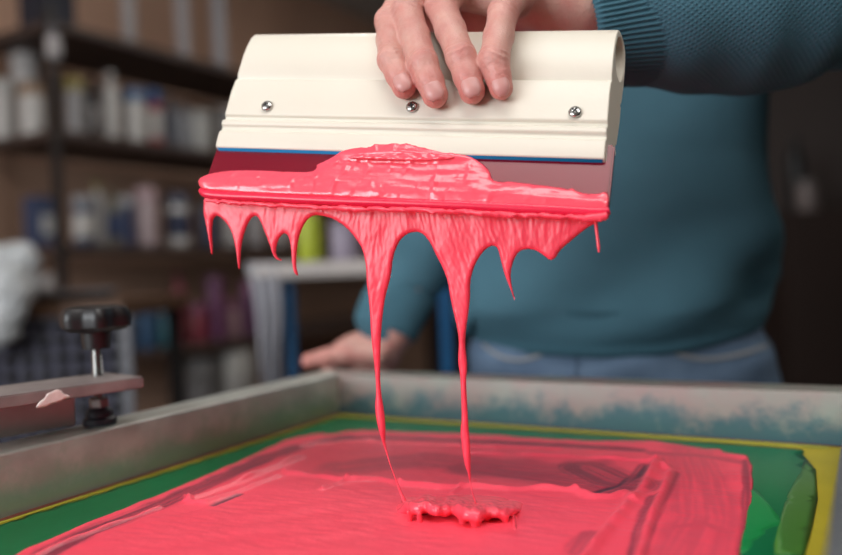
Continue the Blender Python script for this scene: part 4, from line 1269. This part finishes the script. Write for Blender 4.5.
# sheet of plastic draped over its left end
V, Fc = [], []
nu, nv = 26, 30
for j in range(nv + 1):
    t = j / nv
    for i in range(nu + 1):
        s = i / nu
        x0 = tA.x - .010 + .066 * s
        if t < .12:
            p = Vector((x0, YT + .10 - .115 * t / .12, tz + .0195))
        else:
            k = (t - .12) / .88
            amp = .004 + .012 * k
            p = Vector((x0 + .030 * k * (1.2 - s) + .006 * math.sin(6 * k), YT - .016 - .004 * k + amp * math.sin(s * 19 + 2 * k), tz + .0195 - .30 * k))
        V.append(p)
for j in range(nv):
    for i in range(nu):
        q = j * (nu + 1) + i
        Fc.append((q, q + 1, q + nu + 2, q + nu + 1))
m_film = mat('milky_plastic_film', (168, 168, 176), rough=.35, var=.3, vscale=20, alpha=.82)
sh = mesh('plastic_sheet', (V, Fc), m_film); sd_ = sh.modifiers.new('t', 'SOLIDIFY'); sd_.thickness = .0012
tag(sh, 'milky plastic sheet hanging over the left end of the blue legged table', 'plastic sheet')
def on_table(px, yoff): 
    p = at_y(px, 268, YT + yoff); return Vector((p.x, p.y, tz + .0165))
L0 = on_table(311, .12)
bottle(L0, y_of(311, 205, L0) - L0.z, 25 * L0.y / F / 2, (196, 214, 20), (205, 205, 110), 'lime yellow bottle standing on the blue legged table')
L0 = on_table(346, .14)
jar(L0, y_of(346, 222, L0) - L0.z, 30 * L0.y / F / 2, (160, 144, 170), (150, 136, 160), 'lavender jar on the blue legged table right of the lime bottle')

# ------------------------------------------------------------------ LEFT WORKBENCH with wire basket
m_wood = mat('brown_board', (92, 64, 44), rough=.6, var=.5, vscale=6, stretch=(1, 8, 8))
YB = 1.75
bA, bB = at_y(-60, 306, YB), at_y(122, 306, YB)
zb = CAM.z - .047
wbn = thing('workbench', 'brown wooden bench at the left picture edge behind the clamp', 'workbench', Vector(((bA.x + bB.x) / 2, YB + .25, 0)))
mesh('bench_top', box(Vector(((bA.x + bB.x) / 2, YB + .25, zb - .018)), (bB.x - bA.x, .5, .036), bev=.003), m_wood, wbn, angle=.5)
for x_ in (bA.x + .03, bB.x - .03):
    for y_ in (YB + .06, YB + .46):
        mesh('leg', box(Vector((x_, y_, (zb - .036) / 2)), (.035, .035, zb - .036), bev=.003), m_post, wbn, angle=.5)
# basket of wire grid standing in front of the bench, lined with grey blue sheet
yk = YB - .02
kA, kB = at_y(-40, 360, yk), at_y(131, 360, yk)
kz1 = zb - .03; kz0 = kz1 - .62
bas = thing('wire_basket', 'dark wire grid basket with grey lining below the wooden bench', 'basket', Vector(((kA.x + kB.x) / 2, yk, kz0)))
m_lin = mat('grey_blue_lining', (92, 91, 110), rough=.7, var=.3, vscale=12)
m_wire = mat('black_wire', (24, 24, 32), rough=.5)
kw = kB.x - kA.x
mesh('lining', box(Vector(((kA.x + kB.x) / 2, yk + .012, (kz0 + kz1) / 2)), (kw, .006, kz1 - kz0), bev=.001), m_lin, bas, smooth=False)
for i in range(int(kw / .038) + 1):
    xw = kB.x - .036 - i * .038
    if xw > kA.x:
        mesh('wire', tube([Vector((xw, yk, kz0)), Vector((xw, yk, kz1))], .0070, n=8), m_wire, bas)
for i in range(16):
    zw = kz1 - .01 - i * .038
    mesh('wire', tube([Vector((kA.x, yk - .0056, zw)), Vector((kB.x - .02, yk - .0056, zw))], .0070, n=8), m_wire, bas)
mesh('rim', box(Vector((kB.x - .012, yk + .004, (kz0 + kz1) / 2)), (.028, .012, kz1 - kz0), bev=.002), cmat((110, 110, 118)), bas, angle=.5)
for zz in (kz0 + .0,):
    mesh('basket_base', box(Vector(((kA.x + kB.x) / 2, yk + .0, zz - .01)), (kw, .05, .02), bev=.002), m_wire, bas, angle=.5)
for s in (0.03, kw - .03):
    mesh('leg', box(Vector((kA.x + s, yk, (kz0 - .02) / 2)), (.03, .04, kz0 - .02), bev=.002), m_wire, bas, angle=.5)
# dark tray on the bench
tp = at_y(72, 292, YB + .16)
tray = thing('tray', 'dark oval tray with a pale rim lying on the wooden bench', 'tray', Vector((tp.x, tp.y, zb)))
rt = 44 * tp.y / F
def squash(vf, sy): return [Vector((p.x, p.y * sy, p.z)) for p in vf[0]], vf[1]
mesh('tray_base', squash(lathe([(rt * .8, 0), (rt * .92, .012), (rt * 1.0, .018)], 40), .62), cmat((52, 48, 52)), tray, world=False, angle=.7)
mesh('tray_rim', squash(lathe([(rt * .99, .016), (rt * 1.02, .020), (rt * 1.0, .027), (rt * .9, .027), (rt * .6, .024)], 40), .62), cmat((132, 126, 130)), tray, world=False, angle=.7)
# crumpled white plastic bag
bp_ = at_y(8, 285, YB + .1)
g = Grid((bp_.x - .14, YB - .15, zb - .12), (bp_.x + .22, bp_.y + .09, zb + .19), .004)
r_ = random.Random(3)
for i in range(16):
    c = Vector((bp_.x + r_.uniform(-.07, .04), bp_.y + r_.uniform(-.02, .03), zb + .05 + r_.uniform(-.0, .065)))
    g.add(g.ell(c, (r_.uniform(.025, .042), .03, r_.uniform(.025, .045))), .008)
g.add(g.ell((bp_.x - .02, bp_.y, zb + .03), (.08, .05, .035)), .02)
xl = lambda px: at_y(px, 300, YB - .085).x
g.add(g.cone((bp_.x - .01, bp_.y, zb + .04), (xl(8), YB - .085, zb + .035), .036, .034), .02)
g.add(g.ell((xl(4), YB - .075, zb + .045), (.052, .045, .045)), .02)
g.add(g.ell((xl(10), YB - .05, zb + .040), (.035, .045, .035)), .02)
for px, dz, rx, rz in ((-14, -.03, .040, .070), (3, -.020, .034, .055), (14, .02, .026, .050)):
    g.add(g.ell((xl(px), YB - .085, zb + dz), (rx, .034, rz)), .015)
g.D = np.maximum(g.D, np.minimum(g.Y - (YB - .010), (zb + .006) - g.Z)).astype(np.float32)
v, q = g.nets(); v = relax(v, q, 3); n_ = vnormals(v, q)
v = v + n_ * np.array([.006 * nz(p, 28) + .005 * nz(p, 70, 4) for p in v])[:, None]
v[:, 2] = np.where(v[:, 1] > YB + .004, np.maximum(v[:, 2], zb + .001), v[:, 2])
tag(mesh('plastic_bag', (v, q), mat('milky_bag', (190, 192, 194), rough=.35, var=.4, vscale=18, rgb2=(150, 156, 158), bump=.4, bscale=60)), 'crumpled white plastic bag on the bench at the left edge', 'plastic bag')
q0 = at_y(47, 281, YB + .04)  # white form added here in place of a bright specular glint
rb_ = 8 * q0.y / F
tag(mesh('glint_form', lathe([(rb_ * .9, 0), (rb_, rb_ * .2), (rb_, rb_ * .5), (rb_ * .8, rb_ * .6), (rb_ * .8, rb_ * 1.6), (rb_, rb_ * 1.7), (rb_, rb_ * 2), (rb_ * .8, rb_ * 2.1)], 22, origin=Vector((q0.x, q0.y, zb + .0275))), cmat((206, 200, 200)), angle=.6), 'small white form added as a painted glint on the tray beside the white plastic bag', 'glint')

# ------------------------------------------------------------------ dim things at the right
pr = at_y(812, 230, 4.0)
cab = thing('cabinet', 'dark wooden cabinet in the gloom right of the person', 'cabinet', Vector((pr.x + .25, 4.1, 0)))
m_cab = mat('dark_walnut', (46, 34, 30), rough=.5, var=.5, vscale=5, stretch=(1, 1, .2))
mesh('carcass', box(Vector((pr.x + .25, 4.1, .62)), (.9, .45, 1.24), bev=.004), m_cab, cab, angle=.5)
for k in (0, 1):
    d_ = mesh('door', box(Vector((pr.x + .03 + k * .44, 3.868, .62)), (.42, .02, 1.16), bev=.003), m_cab, cab, angle=.5)
    mesh('door_handle', tube([Vector((pr.x + .20 + k * .10, 3.845, .62)), Vector((pr.x + .20 + k * .10, 3.845, .76))], .007, n=8), m_steel, d_)
L0 = Vector((at_y(807, 200, 4.0).x, 4.0, 1.24))
jar(L0, .16, .055, (120, 104, 100), (100, 90, 88), 'dusty jar standing on the dark cabinet beside the person')
L0 = Vector((at_y(797, 200, 4.15).x, 4.15, 1.24))
bottle(L0, .40, .045, (24, 26, 30), (20, 20, 22), 'tall dark bottle on the dark cabinet, behind the dusty jar')

# ------------------------------------------------------------------ view
vs = SC.view_settings
vs.view_transform = 'Standard'
vs.look = 'None'
vs.exposure = 0.0
vs.gamma = 1.0
vs.use_curve_mapping = False
